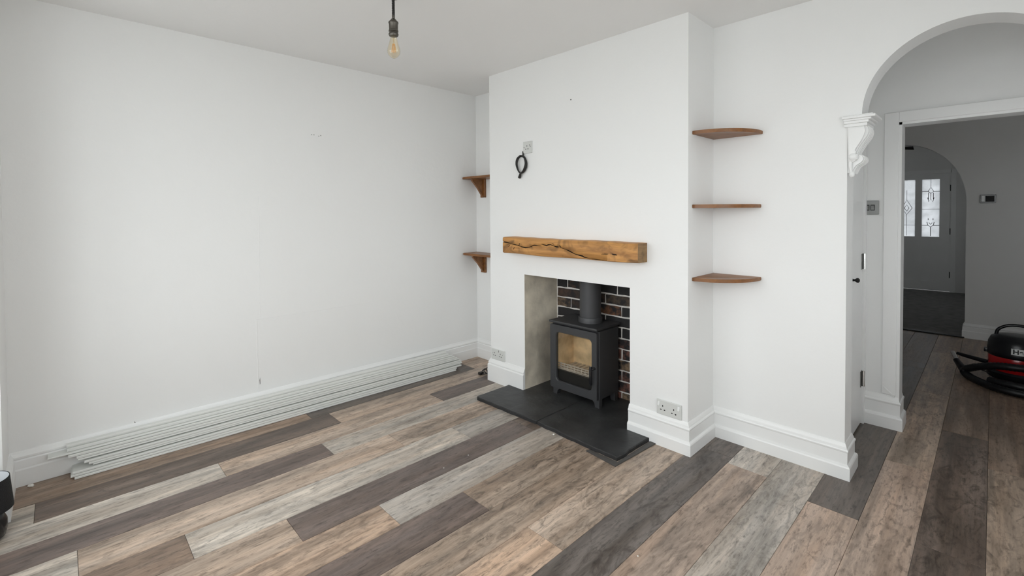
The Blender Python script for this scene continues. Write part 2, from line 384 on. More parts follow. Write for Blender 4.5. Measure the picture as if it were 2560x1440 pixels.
# side render slabs, register plate, fireback of brick in mortar
obj('render_panel', B(OX0-.03, OX0, -D+.0005, FB+.02, 0, OZ+.2), RENDER_C, chim)
obj('render_panel', B(OX1, OX1+.03, -D+.0005, FB+.02, 0, OZ+.2), RENDER_C, chim)
obj('register_plate', B(OX0-.03, OX1+.03, -D+T, FB+.05, OZ+.12, OZ+.14), BLACKHOLE, chim)
obj('mortar_bed', B(OX0-.02, OX1+.02, FB+.004, FB+.09, 0, OZ+.14), MORTAR, chim)
COURSE = .0752; z_top = .744
cols = {'blk': (.030, .028, .028), 'brn': (.16, .085, .05), 'org': (.24, .10, .045), 'tan': (.30, .20, .12), 'red': (.20, .085, .06)}
bmesh_cache = {}
rows = range(-2, 10)
for r_ in rows:
    z1 = z_top-COURSE*r_-.006; z0 = z1-COURSE+.012
    if r_ == -2: z1 = min(z1, OZ+.12)
    off = {-1: 1.043, 0: 1.167}.get(r_, 1.167 if r_ % 2 == 0 else 1.078)
    x = off-.225*4
    while x < OX1:
        a = max(x+.006, OX0+.014); b = min(x+.219, OX1)
        x += .225
        if b-a < .02: continue
        key = round(b-a, 3), round(z1-z0, 3)
        bm = bmesh.new(); L_, h_ = key
        box(bm, -L_/2, L_/2, -.004, .03, -h_/2, h_/2)
        bmesh.ops.subdivide_edges(bm, edges=[e for e in bm.edges if abs(e.verts[0].co.x-e.verts[1].co.x) > .01], cuts=3)
        for v in bm.verts:
            v.co.z += random.uniform(-.0022, .0022); v.co.x += random.uniform(-.002, .002)
            if v.co.y < 0: v.co.y += random.uniform(-.002, .003)
        o = obj('brick', bm, BRICK, chim); o.location = ((a+b)/2, FB+random.uniform(-.002, .003), (z0+z1)/2)
        xc = (a+b)/2
        k = 'blk'; al = .3
        if r_ >= 5: k, al = ('red', 1.0) if random.random() < .7 else ('tan', .8)
        elif r_ == 4: k, al = ('red', .6)
        else:
            if r_ == -1 and 1.04 < xc < 1.3: k, al = 'brn', .8
            elif r_ == 1 and xc < 1.08: k, al = 'tan', .7
            elif r_ == 1 and 1.3 < xc < 1.53: k, al = 'org', .9
            elif r_ == 0 and xc > 1.4: k, al = 'tan', .25
            elif random.random() < .3: k, al = 'brn', .4
        o.color = (*cols[k], al)

# right alcove wall with the arch, jamb, lobby
AC, AR, AZ = 3.243, 0.358, 1.79
bm = bmesh.new()
def arch_wall(bm, x0, x1, cx, rx, rz, z0, zl, ya, yb, top, n=40):
    """wall x0..x1 from floor to top with an arched hole: jambs at zl-left/right of the hole, springing at z0"""
    arc = [(cx-rx*math.cos(PI*i/n), z0+rz*math.sin(PI*i/n)) for i in range(n+1)]
    for y, flip in ((ya, 1), (yb, -1)):
        poly(bm, [(x0, y, 0), (zl[0], y, 0), (zl[0], y, z0), (x0, y, z0)]); poly(bm, [(zl[1], y, 0), (x1, y, 0), (x1, y, z0), (zl[1], y, z0)])
        poly(bm, [(x0, y, z0), (cx-rx, y, z0), (cx-rx, y, top), (x0, y, top)]); poly(bm, [(cx+rx, y, z0), (x1, y, z0), (x1, y, top), (cx+rx, y, top)])
        for a, b in zip(arc, arc[1:]): poly(bm, [(a[0], y, a[1]), (b[0], y, b[1]), (b[0], y, top), (a[0], y, top)])
    for a, b in zip(arc, arc[1:]): poly(bm, [(a[0], ya, a[1]), (b[0], ya, b[1]), (b[0], yb, b[1]), (a[0], yb, a[1])])
    for k, x in enumerate(zl):
        poly(bm, [(x, ya, 0), (x, yb, 0), (x, yb, z0), (x, ya, z0)])
        xe = cx-rx if k == 0 else cx+rx
        if abs(xe-x) > 1e-4: poly(bm, [(x, ya, z0), (xe, ya, z0), (xe, yb, z0), (x, yb, z0)])
    bmesh.ops.remove_doubles(bm, verts=bm.verts, dist=1e-5)
arch_wall(bm, XR-.0, WX+.0, AC, AR, AR, AZ, (XE, 2*AC-XE), 0, TW, H)
struct('wall_right', bm, PAINT, 'white wall right of the chimney breast with three corner shelves and the archway')
Y2 = .845
struct('wall_lobby_left', B(2.63, 2.77-.035, TW, Y2+.1, 0, H), PAINT, 'narrow side wall inside the archway around the cupboard door')
def fill_window_wall(wname, wlabel, name, label, x0, x1, ya, yb, wa, wb, za, zb, m, gl):  # wall holding an unseen window added for fill light
    bm = bmesh.new()
    for (a, b, c, d) in [(ya, wa, 0, H), (wb, yb, 0, H), (wa, wb, 0, za), (wa, wb, zb, H)]: box(bm, x0, x1, a, b, c, d)
    struct(wname, bm, m, wlabel)
    wn = tag(empty(name, ((x0+x1)/2, (wa+wb)/2, za)), label, 'window', kind='structure'); f = .04; xm = (x0+x1)/2
    bm = bmesh.new()
    for (a, b, c, d) in [(wa, wb, za, za+f), (wa, wb, zb-f, zb), (wa, wa+f, za+f, zb-f), (wb-f, wb, za+f, zb-f)]: box(bm, xm-.025, xm+.025, a, b, c, d)
    at(obj('window_frame', bm, GLOSS), wn); at(obj('pane', B(xm-.003, xm+.003, wa+f, wb-f, za+f, zb-f), gl), wn)
fill_window_wall('wall_lobby_right', 'side wall of the archway lobby on the far right', 'fill_window_4', 'small obscured window added to light the lobby, out of view to the right', 2*AC-2.77, 2*AC-2.66, TW, Y2, .20, .80, .35, 1.75, PAINT, FROST3)  # added window brightens the arch jamb, cupboard door and lobby wall
# wall with the doorway into the hall
DX0, DX1, DZ = 2.932, 3.66, 1.853
bm = bmesh.new()
for y in (Y2, Y2+.12):
    for (a, b, c, d) in [(1.2, DX0, 0, DZ), (1.2, DX0, DZ, H), (DX0, DX1, DZ, H), (DX1, 4.6, 0, DZ), (DX1, 4.6, DZ, H)]:
        poly(bm, [(a, y, c), (b, y, c), (b, y, d), (a, y, d)])
poly(bm, [(DX0, Y2, 0), (DX0, Y2+.12, 0), (DX0, Y2+.12, DZ), (DX0, Y2, DZ)]); poly(bm, [(DX1, Y2, 0), (DX1, Y2+.12, 0), (DX1, Y2+.12, DZ), (DX1, Y2, DZ)])
poly(bm, [(DX0, Y2, DZ), (DX1, Y2, DZ), (DX1, Y2+.12, DZ), (DX0, Y2+.12, DZ)])
bmesh.ops.remove_doubles(bm, verts=bm.verts, dist=1e-5)
struct('wall_lobby_back', bm, PAINT, 'pale wall inside the archway carrying the steel light switch and doorway')
# architrave round the hall doorway
tr1 = tag(empty('trim_1', (DX0, Y2, 0)), 'white door casing around the dark hall doorway', 'door frame', kind='structure')
def casing(bm, x0, x1, z0, z1, vert=True):
    box(bm, x0, x1, Y2-.016, Y2, z0, z1, .003, 1); return bm
at(obj('casing_board', casing(bmesh.new(), DX0-.069, DX0, .205, DZ+.062), GLOSS), tr1)
at(obj('casing_board', casing(bmesh.new(), DX0, DX1+.069, DZ, DZ+.062), GLOSS), tr1)
at(obj('casing_board', casing(bmesh.new(), DX1, DX1+.069, .205, DZ), GLOSS), tr1)
at(obj('door_lining', B(DX0-.002, DX0+.014, Y2-.004, Y2+.13, 0, DZ), GLOSS), tr1)
at(obj('door_lining', B(DX0, DX1, Y2-.004, Y2+.13, DZ-.014, DZ+.002), GLOSS), tr1)
at(obj('door_lining', B(DX1-.014, DX1+.002, Y2-.004, Y2+.13, 0, DZ), GLOSS), tr1)
bm = bmesh.new(); prism(bm, [(DX0-.066, .252), (DX0-.060, .252), (DX0-.004, .198), (DX0-.008, .192)], Y2-.019, Y2-.012, lambda x, y, z: (x, z, y)); at(obj('scribe_bead', bm, GLOSS), tr1)

# front wall with the bay (behind the camera) -----------------------------------------
bm = bmesh.new()
box(bm, 0, BX0, BY-.1, YF, 0, H)
struct('wall_front_left', bm, PAINT, 'white pier beside the bay window at the left edge', 'wall')
bm = bmesh.new(); box(bm, BX1, WX, BY-.1, YF, 0, H)
struct('wall_front_right', bm, PAINT, 'white wall behind the camera right of the bay window')
bm = bmesh.new(); box(bm, BX0, BX1, BY-.1, BY, 0, BZ0)
struct('wall_front_below', bm, PAINT, 'low wall under the bay window')
bm = bmesh.new(); box(bm, BX0, BX1, BY-.1, BY, BZ1, H)
struct('wall_front_above', bm, PAINT, 'wall above the bay window')
win = tag(empty('window_1', ((BX0+BX1)/2, BY-.05, BZ0)), 'white framed bay window that lights the room', 'window', kind='structure')
fwid = .055
nl = 5; lw = (BX1-BX0)/nl
bm = bmesh.new()
box(bm, BX0, BX1, BY-.08, BY-.02, BZ0, BZ0+fwid); box(bm, BX0, BX1, BY-.08, BY-.02, BZ1-fwid, BZ1)
for i in range(nl+1):
    x = BX0+lw*i; box(bm, max(BX0, x-fwid/2), min(BX1, x+fwid/2), BY-.08, BY-.02, BZ0+fwid, BZ1-fwid)
at(obj('window_frame', bm, GLOSS), win)
for i in range(nl):
    at(obj('pane', B(BX0+lw*i+fwid/2, BX0+lw*(i+1)-fwid/2, BY-.052, BY-.048, BZ0+fwid, BZ1-fwid), PANE_G), win)
at(obj('window_sill', B(BX0, BX1, BY-.02, BY+.13, BZ0-.03, BZ0, .006), GLOSS), win)
bm = bmesh.new()
for (a, b, c, d) in [(-3.9, SWY0, 0, H), (SWY1, TW, 0, H), (SWY0, SWY1, 0, SWZ0), (SWY0, SWY1, SWZ1, H)]: box(bm, WX, WX+.12, a, b, c, d)
struct('wall_side', bm, PAINT, 'white wall to the right of the camera, out of view')
win2 = tag(empty('fill_window_2', (WX+.06, (SWY0+SWY1)/2, SWZ0)), 'white framed side window added as fill light to the right of the camera, out of view', 'window', kind='structure')  # added out of view to even out the room light
bm = bmesh.new(); box(bm, WX+.02, WX+.08, SWY0, SWY1, SWZ0, SWZ0+fwid); box(bm, WX+.02, WX+.08, SWY0, SWY1, SWZ1-fwid, SWZ1)
for i in range(4):
    y = SWY0+(SWY1-SWY0)/3*i; box(bm, WX+.02, WX+.08, max(SWY0, y-fwid/2), min(SWY1, y+fwid/2), SWZ0+fwid, SWZ1-fwid)
at(obj('window_frame', bm, GLOSS), win2)
for i in range(3):
    y = SWY0+(SWY1-SWY0)/3*i; at(obj('pane', B(WX+.048, WX+.052, y+fwid/2, y+(SWY1-SWY0)/3-fwid/2, SWZ0+fwid, SWZ1-fwid), PANE_G), win2)
# floors / ceiling ---------------------------------------------------------------------
struct('ceiling', B(-.12, 4.7, -3.9, 4.08, H, H+.12), CEIL, 'plain white ceiling with slightly uneven plaster', 'ceiling')
floor = struct('floor', B(-.12, 4.7, -3.9, 4.02, -.06, -.0122), SUB, 'wood effect plank floor in mixed greys and browns', 'floor')
GREY = dict(
    lt=(198, 189, 178), lt2=(190, 182, 173), tan=(184, 166, 150), tan2=(172, 154, 138), org=(194, 169, 148), brn=(149, 130, 115), dk=(117, 104, 95), dkp=(118, 106, 100), dg=(117, 110, 105), pk=(182, 162, 147), dgr=(108, 100, 94))
XB = [.0, .262, .455, .632, .808, 1.0, 1.195, 1.391, 1.580, 1.774, 1.970, 2.165, 2.364, 2.557, 2.750, 2.941, 3.127, 3.324, 3.520, 3.715, 3.91]
PL = 1.374
# for each row: y of one joint, then colours of the pieces from the front (camera side) backwards, (colour, blotch)
ROWS = [
 (-1.62, {-1.62: ('brn', .3), -.25: ('dgr', .25), 1.1: ('tan2', .3)}),
 (-1.51, {-2.88: ('lt', .1), -1.51: ('dk', .15), -.14: ('tan', .45), 1.3: ('tan', .3)}),
 (-2.19, {-2.19: ('lt', .15), -.845: ('tan', .35), 1: ('dkp', .1)}),
 (-1.71, {-1.71: ('dkp', .12), -.336: ('lt', .3), 1: ('lt2', .2)}),
 (-2.75, {-2.75: ('lt', .2), -1.38: ('tan', .3), 0: ('tan', .55)}),
 (-2.427, {-2.427: ('brn', .4), -1.054: ('lt', .35), .3: ('lt2', .2)}),
 (-2.09, {-2.09: ('tan', .35), -.716: ('dkp', .35), .6: ('dk', .3)}),
 (-1.755, {-3.13: ('tan', .3), -1.755: ('org', .45), -.38: ('lt2', .25), 1: ('lt2', .3)}),
 (-1.42, {-1.42: ('dkp', .35), -.05: ('tan2', .95), 1: ('dk', .2)}),
 (-2.05, {-2.05: ('tan2', .4), -.676: ('tan2', .65), .7: ('tan', .3)}),
 (-1.38, {-1.38: ('org', .5), 0: ('tan', .6)}),
 (-1.70, {-1.70: ('tan', .4), -.2: ('dg', .75), 1: ('dg', .5)}),
 (-.266, {-.266: ('pk', .4), 1.1: ('lt2', .55)}),
 (-1.25, {-1.25: ('tan', .3), .12: ('lt2', .5)}),
 (-.342, {-.342: ('pk', .35), 1.03: ('dgr', .15), 2.4: ('dg', .2), 4: ('dk', .2)}),
 (.365, {.365: ('pk', .4), 1.74: ('tan2', .5), 3.1: ('tan2', .3), 4.5: ('brn', .3)}),
 (1.03, {1.03: ('dk', .8), 2.4: ('brn', .25), 3.78: ('brn', .3), 5: ('brn', .2)}),
 (.62, {.62: ('tan2', .6), 2.0: ('brn', .3), 3.4: ('brn', .2), 5: ('brn', .2)}),
 (.1, {.1: ('tan', .4), 1.5: ('brn', .2), 2.9: ('brn', .2), 5: ('brn', .2)}),
 (.9, {.9: ('brn', .3), 2.3: ('brn', .2), 3.7: ('brn', .2), 5: ('brn', .2)}),
]
def plank(x0, x1, y0, y1, col, blot):
    g = .0006; bm = bmesh.new()
    hx, hy = (x1-x0)/2-g, (y1-y0)/2-g; c = .0016
    lo = [bm.verts.new((sx*hx, sy*hy, -.012)) for sx, sy in ((-1, -1), (1, -1), (1, 1), (-1, 1))]
    mi = [bm.verts.new((sx*hx, sy*hy, -c*.7)) for sx, sy in ((-1, -1), (1, -1), (1, 1), (-1, 1))]
    hi = [bm.verts.new((sx*(hx-c), sy*(hy-c), 0)) for sx, sy in ((-1, -1), (1, -1), (1, 1), (-1, 1))]
    bm.faces.new(hi)
    for a, b in ((lo, mi), (mi, hi)):
        for i in range(4): bm.faces.new((a[i], a[(i+1) % 4], b[(i+1) % 4], b[i]))
    o = obj('plank', bm, PLANK, floor); o.location = ((x0+x1)/2, (y0+y1)/2, 0)
    kk = random.uniform(.92, 1.08); cc = [v*kk for v in lin(GREY[col])]
    o.color = (*cc, blot)
for i, (j0, pieces) in enumerate(ROWS):
    x0, x1 = XB[i], XB[i+1]
    ymin = BY if BX0-.01 < x0 < BX1-.1 else YF
    ymax = .0 if x1 < 2.76 else 3.96
    ends = sorted(pieces); prev = ymin
    for e_ in ends:
        y1 = min(e_, ymax)
        while prev < y1-.02:
            seg_end = y1
            if y1-prev > 1.45:                     # a long unseen stretch: split it
                k = math.ceil((y1-prev)/PL)
                seg_end = y1-PL*(k-1)
            plank(x0, x1, prev, seg_end, *pieces[e_]); prev = seg_end
    if prev < ymax-.02: plank(x0, x1, prev, ymax, *pieces[ends[-1]])
for i in range(8):                                  # hall floor to the left of the doorway
    x0 = XB[14]-.193*(i+1)
    y = .97+(i*.47 % 1.0)
    prev = .97
    while prev < 3.95:
        plank(x0, x0+.193, prev, min(y, 3.96), random.choice(['brn', 'dk', 'tan2', 'dg']), .25); prev = y; y += PL

# hall and porch beyond the doorway -------------------------------------------------------
Y3 = 3.95
bm = bmesh.new(); arch_wall(bm, 1.2, 4.6, 2.60, .535, .62, 1.43, (2.065, 3.135), Y3, Y3+.11, H)
struct('wall_hall_back', bm, HALLP, 'dim grey hall wall with a round archway to the front door')
struct('wall_hall_left', B(1.1, 1.2, Y2, 4.06, 0, H), HALLP, 'unlit left wall of the hall')
HW0, HW1, HWZ0, HWZ1 = 1.7, 3.3, .9, 2.0
bm = bmesh.new()
for (a, b, c, d) in [(Y2, HW0, 0, H), (HW1, 4.06, 0, H), (HW0, HW1, 0, HWZ0), (HW0, HW1, HWZ1, H)]: box(bm, 4.6, 4.7, a, b, c, d)
struct('wall_hall_right', bm, HALLP, 'right wall of the hall, out of view')
win3 = tag(empty('fill_window_3', (4.65, (HW0+HW1)/2, HWZ0)), 'window added to light the hall, out of view to the right', 'window', kind='structure')  # unseen window added because the hall came out too dark
bm = bmesh.new(); box(bm, 4.62, 4.68, HW0, HW1, HWZ0, HWZ0+fwid); box(bm, 4.62, 4.68, HW0, HW1, HWZ1-fwid, HWZ1)
for y in (HW0, (HW0+HW1)/2-fwid/2, HW1-fwid): box(bm, 4.62, 4.68, y, y+fwid, HWZ0+fwid, HWZ1-fwid)
at(obj('window_frame', bm, GLOSS), win3)
for a, b in ((HW0+fwid, (HW0+HW1)/2-fwid/2), ((HW0+HW1)/2+fwid/2, HW1-fwid)): at(obj('pane', B(4.648, 4.654, a, b, HWZ0+fwid, HWZ1-fwid), FROST2), win3)
Y4 = 7.47
fdx0, fdx1, fdz = 2.075, 2.862, 1.925
bm = bmesh.new()
for (a, b, c, d) in [(1.2, fdx0, 0, fdz), (1.2, fdx0, fdz, H), (fdx0, fdx1, fdz, H), (fdx1, 4.6, 0, fdz), (fdx1, 4.6, fdz, H)]:
    box(bm, a, b, Y4, Y4+.1, c, d)
struct('wall_porch_back', bm, HALLP, 'grey wall around the glazed front door at the far end of the hall')
struct('wall_porch_left', B(1.2, 1.3, 4.06, Y4+.1, 0, H), HALLP, 'unlit left wall of the porch')
fill_window_wall('wall_porch_right', 'right wall of the porch, out of view', 'fill_window_5', 'obscured window added to light the porch, out of view to the right', 3.4, 3.5, 4.06, Y4, 4.9, 6.5, .8, 2.05, HALLP, FROST4)  # added window brightens the front door and porch floor
struct('ceiling_porch', B(1.2, 3.5, 4.06, Y4+.1, H, H+.1), CEIL, 'porch ceiling', 'ceiling')
struct('floor_porch', B(1.2, 3.5, 3.965, Y4+.1, -.05, .004), MAT_C, 'dark grey carpet in front of the far glazed door', 'floor')
struct('trim_2', B(2.065, 3.135, 3.925, 3.985, 0, .012, .004), BLACKHOLE, 'black threshold strip on the floor under the far archway', 'threshold')
struct('ground', B(-30, 34, -40, BY-.1, -.5, -.4), OUT, 'pale paving outdoors under the bay window', 'ground')
struct('ground.001', B(4.75, 34, BY-.1, Y4+.1, -.5, -.4), OUT, 'pale paving outdoors beside the added side window', 'ground')
struct('ground.002', B(-30, 34, Y4+.1, 40, -.3, -.2), OUT, 'pale paving outdoors beyond the front door', 'ground')

# front door ------------------------------------------------------------------------------
fd = tag(empty('door_2', ((fdx0+fdx1)/2, Y4, 0)), 'grey front door with two leaded glass panes at the far end', 'door', kind='structure')
dy0, dy1 = Y4+.01, Y4+.05
bm = bmesh.new()
px = [(2.203, 2.420), (2.505, 2.722)]
box(bm, fdx0, px[0][0], dy0, dy1, .01, fdz-.005); box(bm, px[0][1], px[1][0], dy0, dy1, .01, fdz-.005); box(bm, px[1][1], fdx1-.003, dy0, dy1, .01, fdz-.005)
for a, b in px:
    box(bm, a, b, dy0, dy1, 1.83, fdz-.005); box(bm, a, b, dy0, dy1, .72, .887); box(bm, a, b, dy0, dy1, .01, .16)
at(obj('door_leaf', bm, GLOSS), fd)
for a, b in px:
    at(obj('door_panel', B(a-.004, b+.004, dy0+.014, dy1-.008, .155, .725), GLOSS), fd)
    p = at(obj('pane', B(a-.003, b+.003, dy0+.015, dy0+.021, .884, 1.833), FROST), fd)
    bm = bmesh.new(); cxp = (a+b)/2; y_ = dy0+.012
    def came(pts, r=.0045): tube(bm, [(x, y_, z) for x, z in pts], r, 5)
    if a > 2.45:
        came([(a, 1.63), (cxp-.035, 1.63)]); came([(cxp+.035, 1.63), (b, 1.63)]); came([(cxp, 1.83), (cxp, 1.70)], .003)
        came([(cxp-.035, 1.63), (cxp, 1.70), (cxp+.035, 1.63), (cxp, 1.60), (cxp-.035, 1.63)])
        for dx in (-.03, 0, .03): came([(cxp+dx, 1.61), (cxp+dx, 1.5)])
        came([(cxp-.04, 1.53), (cxp-.025, 1.46), (cxp, 1.51), (cxp+.025, 1.46), (cxp+.04, 1.53)])
        came([(a, 1.34), (b, 1.34)], .0025)
        came([(a, 1.075), (cxp-.03, 1.075)]); came([(cxp+.03, 1.075), (b, 1.075)]); came([(cxp, .90), (cxp, 1.05)])
        came([(cxp-.045, 1.13), (cxp-.035, 1.08), (cxp, 1.05), (cxp+.035, 1.08), (cxp+.045, 1.13)]); came([(cxp-.02, 1.12), (cxp, 1.09), (cxp+.02, 1.12)])
        came([(cxp-.03, 1.19), (cxp-.03, 1.16)]); came([(cxp+.03, 1.19), (cxp+.03, 1.16)])
    else:
        came([(cxp-.06, 1.36), (cxp, 1.50), (cxp+.07, 1.36), (cxp, 1.25), (cxp-.06, 1.36)]); came([(cxp-.03, 1.36), (cxp, 1.42), (cxp+.03, 1.36), (cxp, 1.31), (cxp-.03, 1.36)])
        came([(cxp, 1.50), (cxp, 1.66)], .003); came([(cxp, 1.25), (cxp, 1.08)], .003); came([(a, 1.075), (b, 1.075)], .003); came([(cxp, 1.075), (cxp, .9)], .003)
    at(obj('lead_came', bm, LEAD), fd)
for z in (1.68, .98, .28):
    at(obj('hinge', B(fdx1-.018, fdx1+.002, dy0-.008, dy0+.002, z-.05, z+.05), BLACKHOLE), fd)
at(obj('door_frame', box(box(B(fdx1-.006, fdx1+.055, Y4-.02, Y4+.06, 0, fdz+.05), fdx0-.055, fdx0+.004, Y4-.02, Y4+.06, 0, fdz+.05), fdx0, fdx1, Y4-.02, Y4+.06, fdz-.004, fdz+.05), GLOSS), fd)
# hall skirting on the far wall
PB = [(0, 0), (.020, 0), (.020, .08), (.0175, .088), (.0165, .126), (.011, .131), (.0145, .138), (.0145, .145), (.006, .160), (.003, .169), (0, .169)]
tag(obj('baseboard_hall', sweep(bmesh.new(), [(3.135, Y3+.1), (3.135, Y3), (4.6, Y3)], [(o_, z_*.9) for o_, z_ in PB][::1]), GLOSS), 'pale baseboard on the far hall wall behind the vacuum cleaner', 'baseboard', kind='structure')

# cupboard door in the lobby ----------------------------------------------------------------
cd = tag(empty('door_1', (2.77, .5, 0)), 'white cupboard door set in the side of the archway', 'door', kind='structure')
at(obj('door_leaf', B(2.737, 2.769, TW+.012, .79, .012, 2.0, .002, 1), GLOSS), cd)
at(obj('door_frame', box(B(2.735, 2.781, .793, Y2-.001, 0, 2.06), 2.735, 2.775, TW, Y2-.001, 2.003, 2.06), GLOSS), cd)
for z in (1.014, .286):
    h = at(obj('hinge', B(2.7685, 2.7715, .745, .803, z-.048, z+.048), STEEL), cd)
    bm = bmesh.new(); tube(bm, [(2.779, .786, z-.048), (2.779, .786, z+.048)], .0075, 10); at(obj('hinge_barrel', bm, CHROME), cd)
bm = bmesh.new(); lathe(bm, [(0, .0), (.008, .0), (.006, .012), (.013, .02), (.014, .028), (.009, .034), (0, .036)], 14)
k = obj('knob', bm, mat('dark_knob', (.02, .02, .02), .4, .6), smooth=True); k.rotation_euler = (0, PI/2, 0); k.location = (2.769, .49, .929); k.parent = cd; k.matrix_parent_inverse = Matrix.Translation(-cd.location)

# baseboards ---------------------------------------------------------------------------------
PA = [(0, 0), (.026, 0), (.026, .060), (.0235, .067), (.014, .0745), (.014, .132), (.0165, .136), (.0175, .142), (.0155, .147), (.011, .150), (.0095, .158), (.006, .168), (.003, .174), (0, .174)]
PC = [(0, 0), (.021, 0), (.021, .128), (.019, .132), (.0135, .136), (.0165, .141), (.0165, .147), (.009, .163), (.005, .172), (.003, .178), (0, .178)]
path_l = [(BX0, -3.5), (BX0, YF), (0, YF), (0, 0), (XL, 0), (XL, -D), (.776, -D), (OX0, -D), (OX0, -D+.02)]
tag(obj('baseboard_front', sweep(bmesh.new(), path_l, PB, 0, 2), GLOSS), 'white baseboard on the pier behind the small black lamp', 'baseboard', kind='structure')
tag(obj('baseboard_left', sweep(bmesh.new(), path_l, PB, 2, 3), GLOSS), 'white baseboard on the left wall mostly hidden by loose boards', 'baseboard', kind='structure')
tag(obj('baseboard_back', sweep(bmesh.new(), path_l, PB, 3, 4), GLOSS), 'short white baseboard in the left alcove beside the corner', 'baseboard', kind='structure')
bm = bmesh.new(); sweep(bm, path_l, PC, 4, 6); sweep(bm, path_l[:8], PC, 6, 7, dz=.023)
tag(obj('baseboard_chimney', bm, GLOSS), 'plain white baseboard on the chimney breast left of the hearth', 'baseboard', kind='structure')
path_r = [(OX1-.004, -D), (1.958, -D), (XR, -D), (XR, 0), (XE, 0), (XE, TW), (2.772, TW)]
bm = bmesh.new(); sweep(bm, path_r, PA, 0, 1, dz=.023); sweep(bm, path_r, PA, 1, 3)
tag(obj('baseboard_chimney.001', bm, GLOSS), 'stepped white baseboard on the chimney breast right of the hearth', 'baseboard', kind='structure')
tag(obj('baseboard_right', sweep(bmesh.new(), path_r, PA, 3, 6), GLOSS), 'stepped white baseboard in the right alcove running to the archway', 'baseboard', kind='structure')
path_2 = [(2.772, Y2), (DX0+.004, Y2), (DX0+.004, Y2+.15)]
tag(obj('baseboard_lobby', sweep(bmesh.new(), path_2, [(o_*1.1, z_*1.13) for o_, z_ in PA]), GLOSS), 'white baseboard block under the steel light switch inside the archway', 'baseboard', kind='structure')

# corbel --------------------------------------------------------------------------------------
cb = tag(empty('corbel', (XE, .07, 1.5)), 'white carved plaster corbel carrying the left foot of the archway', 'corbel')
def corb(bm, pts, y0, y1): return prism(bm, pts, y0, y1, lambda x, y, z: (x, z, y))
body = smoothpath([(2.902, 1.737, 0), (2.910, 1.715, 0), (2.905, 1.69, 0), (2.890, 1.665, 0), (2.872, 1.635, 0), (2.862, 1.612, 0), (2.866, 1.600, 0), (2.884, 1.592, 0), (2.889, 1.575, 0), (2.880, 1.56, 0), (2.862, 1.548, 0), (2.852, 1.53, 0), (2.846, 1.512, 0)], 4)
bm = corb(bmesh.new(), [(XE-.008, 1.737)]+[(p.x, p.y) for p in body]+[(XE-.002, 1.512)], .008, TW-.01)
at(autosmooth(obj('scroll_body', bm, GLOSS)), cb)
front = smoothpath([(2.894, 1.735, 0), (2.899, 1.714, 0), (2.896, 1.694, 0), (2.884, 1.664, 0), (2.866, 1.632, 0), (2.857, 1.610, 0), (2.868, 1.603, 0), (2.874, 1.588, 0), (2.866, 1.572, 0), (2.850, 1.563, 0)], 4)
bm = corb(bmesh.new(), [(XE+.0, 1.735)]+[(p.x, p.y) for p in front]+[(XE+.004, 1.566)], -.014, .008)
bmesh.ops.bevel(bm, geom=[e for e in bm.edges if all(v.co.y < -.0139 for v in e.verts)], offset=.009, segments=3, profile=.5, affect='EDGES')
at(autosmooth(obj('leaf_face', bm, GLOSS)), cb)
for (xa, xb, za, zb, ya) in [(XE-.012, 2.908, 1.733, 1.7485, -.0155), (XE-.013, 2.914, 1.7485, 1.762, -.018), (XE-.015, 2.924, 1.762, 1.772, -.020), (XE-.02, 2.940, 1.772, 1.785, -.025), (XE-.016, 2.930, 1.785, 1.79, -.020)]:
    at(obj('moulding', B(xa, xb, ya, TW+.012, za, zb, .003, 2), GLOSS), cb)
bm = bmesh.new(); tube(bm, [(2.842, -.003, 1.572), (2.841, -.003, 1.545), (2.843, -.001, 1.52), (2.845, .0, 1.505)], lambda t: .009-.004*t, 10); at(autosmooth(obj('drop_stem', bm, GLOSS)), cb)
bm = bmesh.new(); bmesh.ops.create_uvsphere(bm, u_segments=14, v_segments=10, radius=.012)
o = obj('drop_bud', bm, GLOSS, smooth=True); o.location = (2.848, .0, 1.505); o.scale = (1, 1, 1.3); o.parent = cb; o.matrix_parent_inverse = Matrix.Translation(-cb.location)
bm = bmesh.new(); bmesh.ops.create_uvsphere(bm, u_segments=16, v_segments=10, radius=.02)
o = obj('boss', bm, GLOSS, smooth=True); o.location = (2.853, -.010, 1.588); o.scale = (.95, .55, 1); o.parent = cb; o.matrix_parent_inverse = Matrix.Translation(-cb.location)
bm = bmesh.new()
for dy in (.03, .06, .09, .12):
    pts = [(p.x+.002, dy, p.y) for p in body]; tube(bm, pts, .0035, 6)
at(autosmooth(obj('flute', bm, GLOSS)), cb)

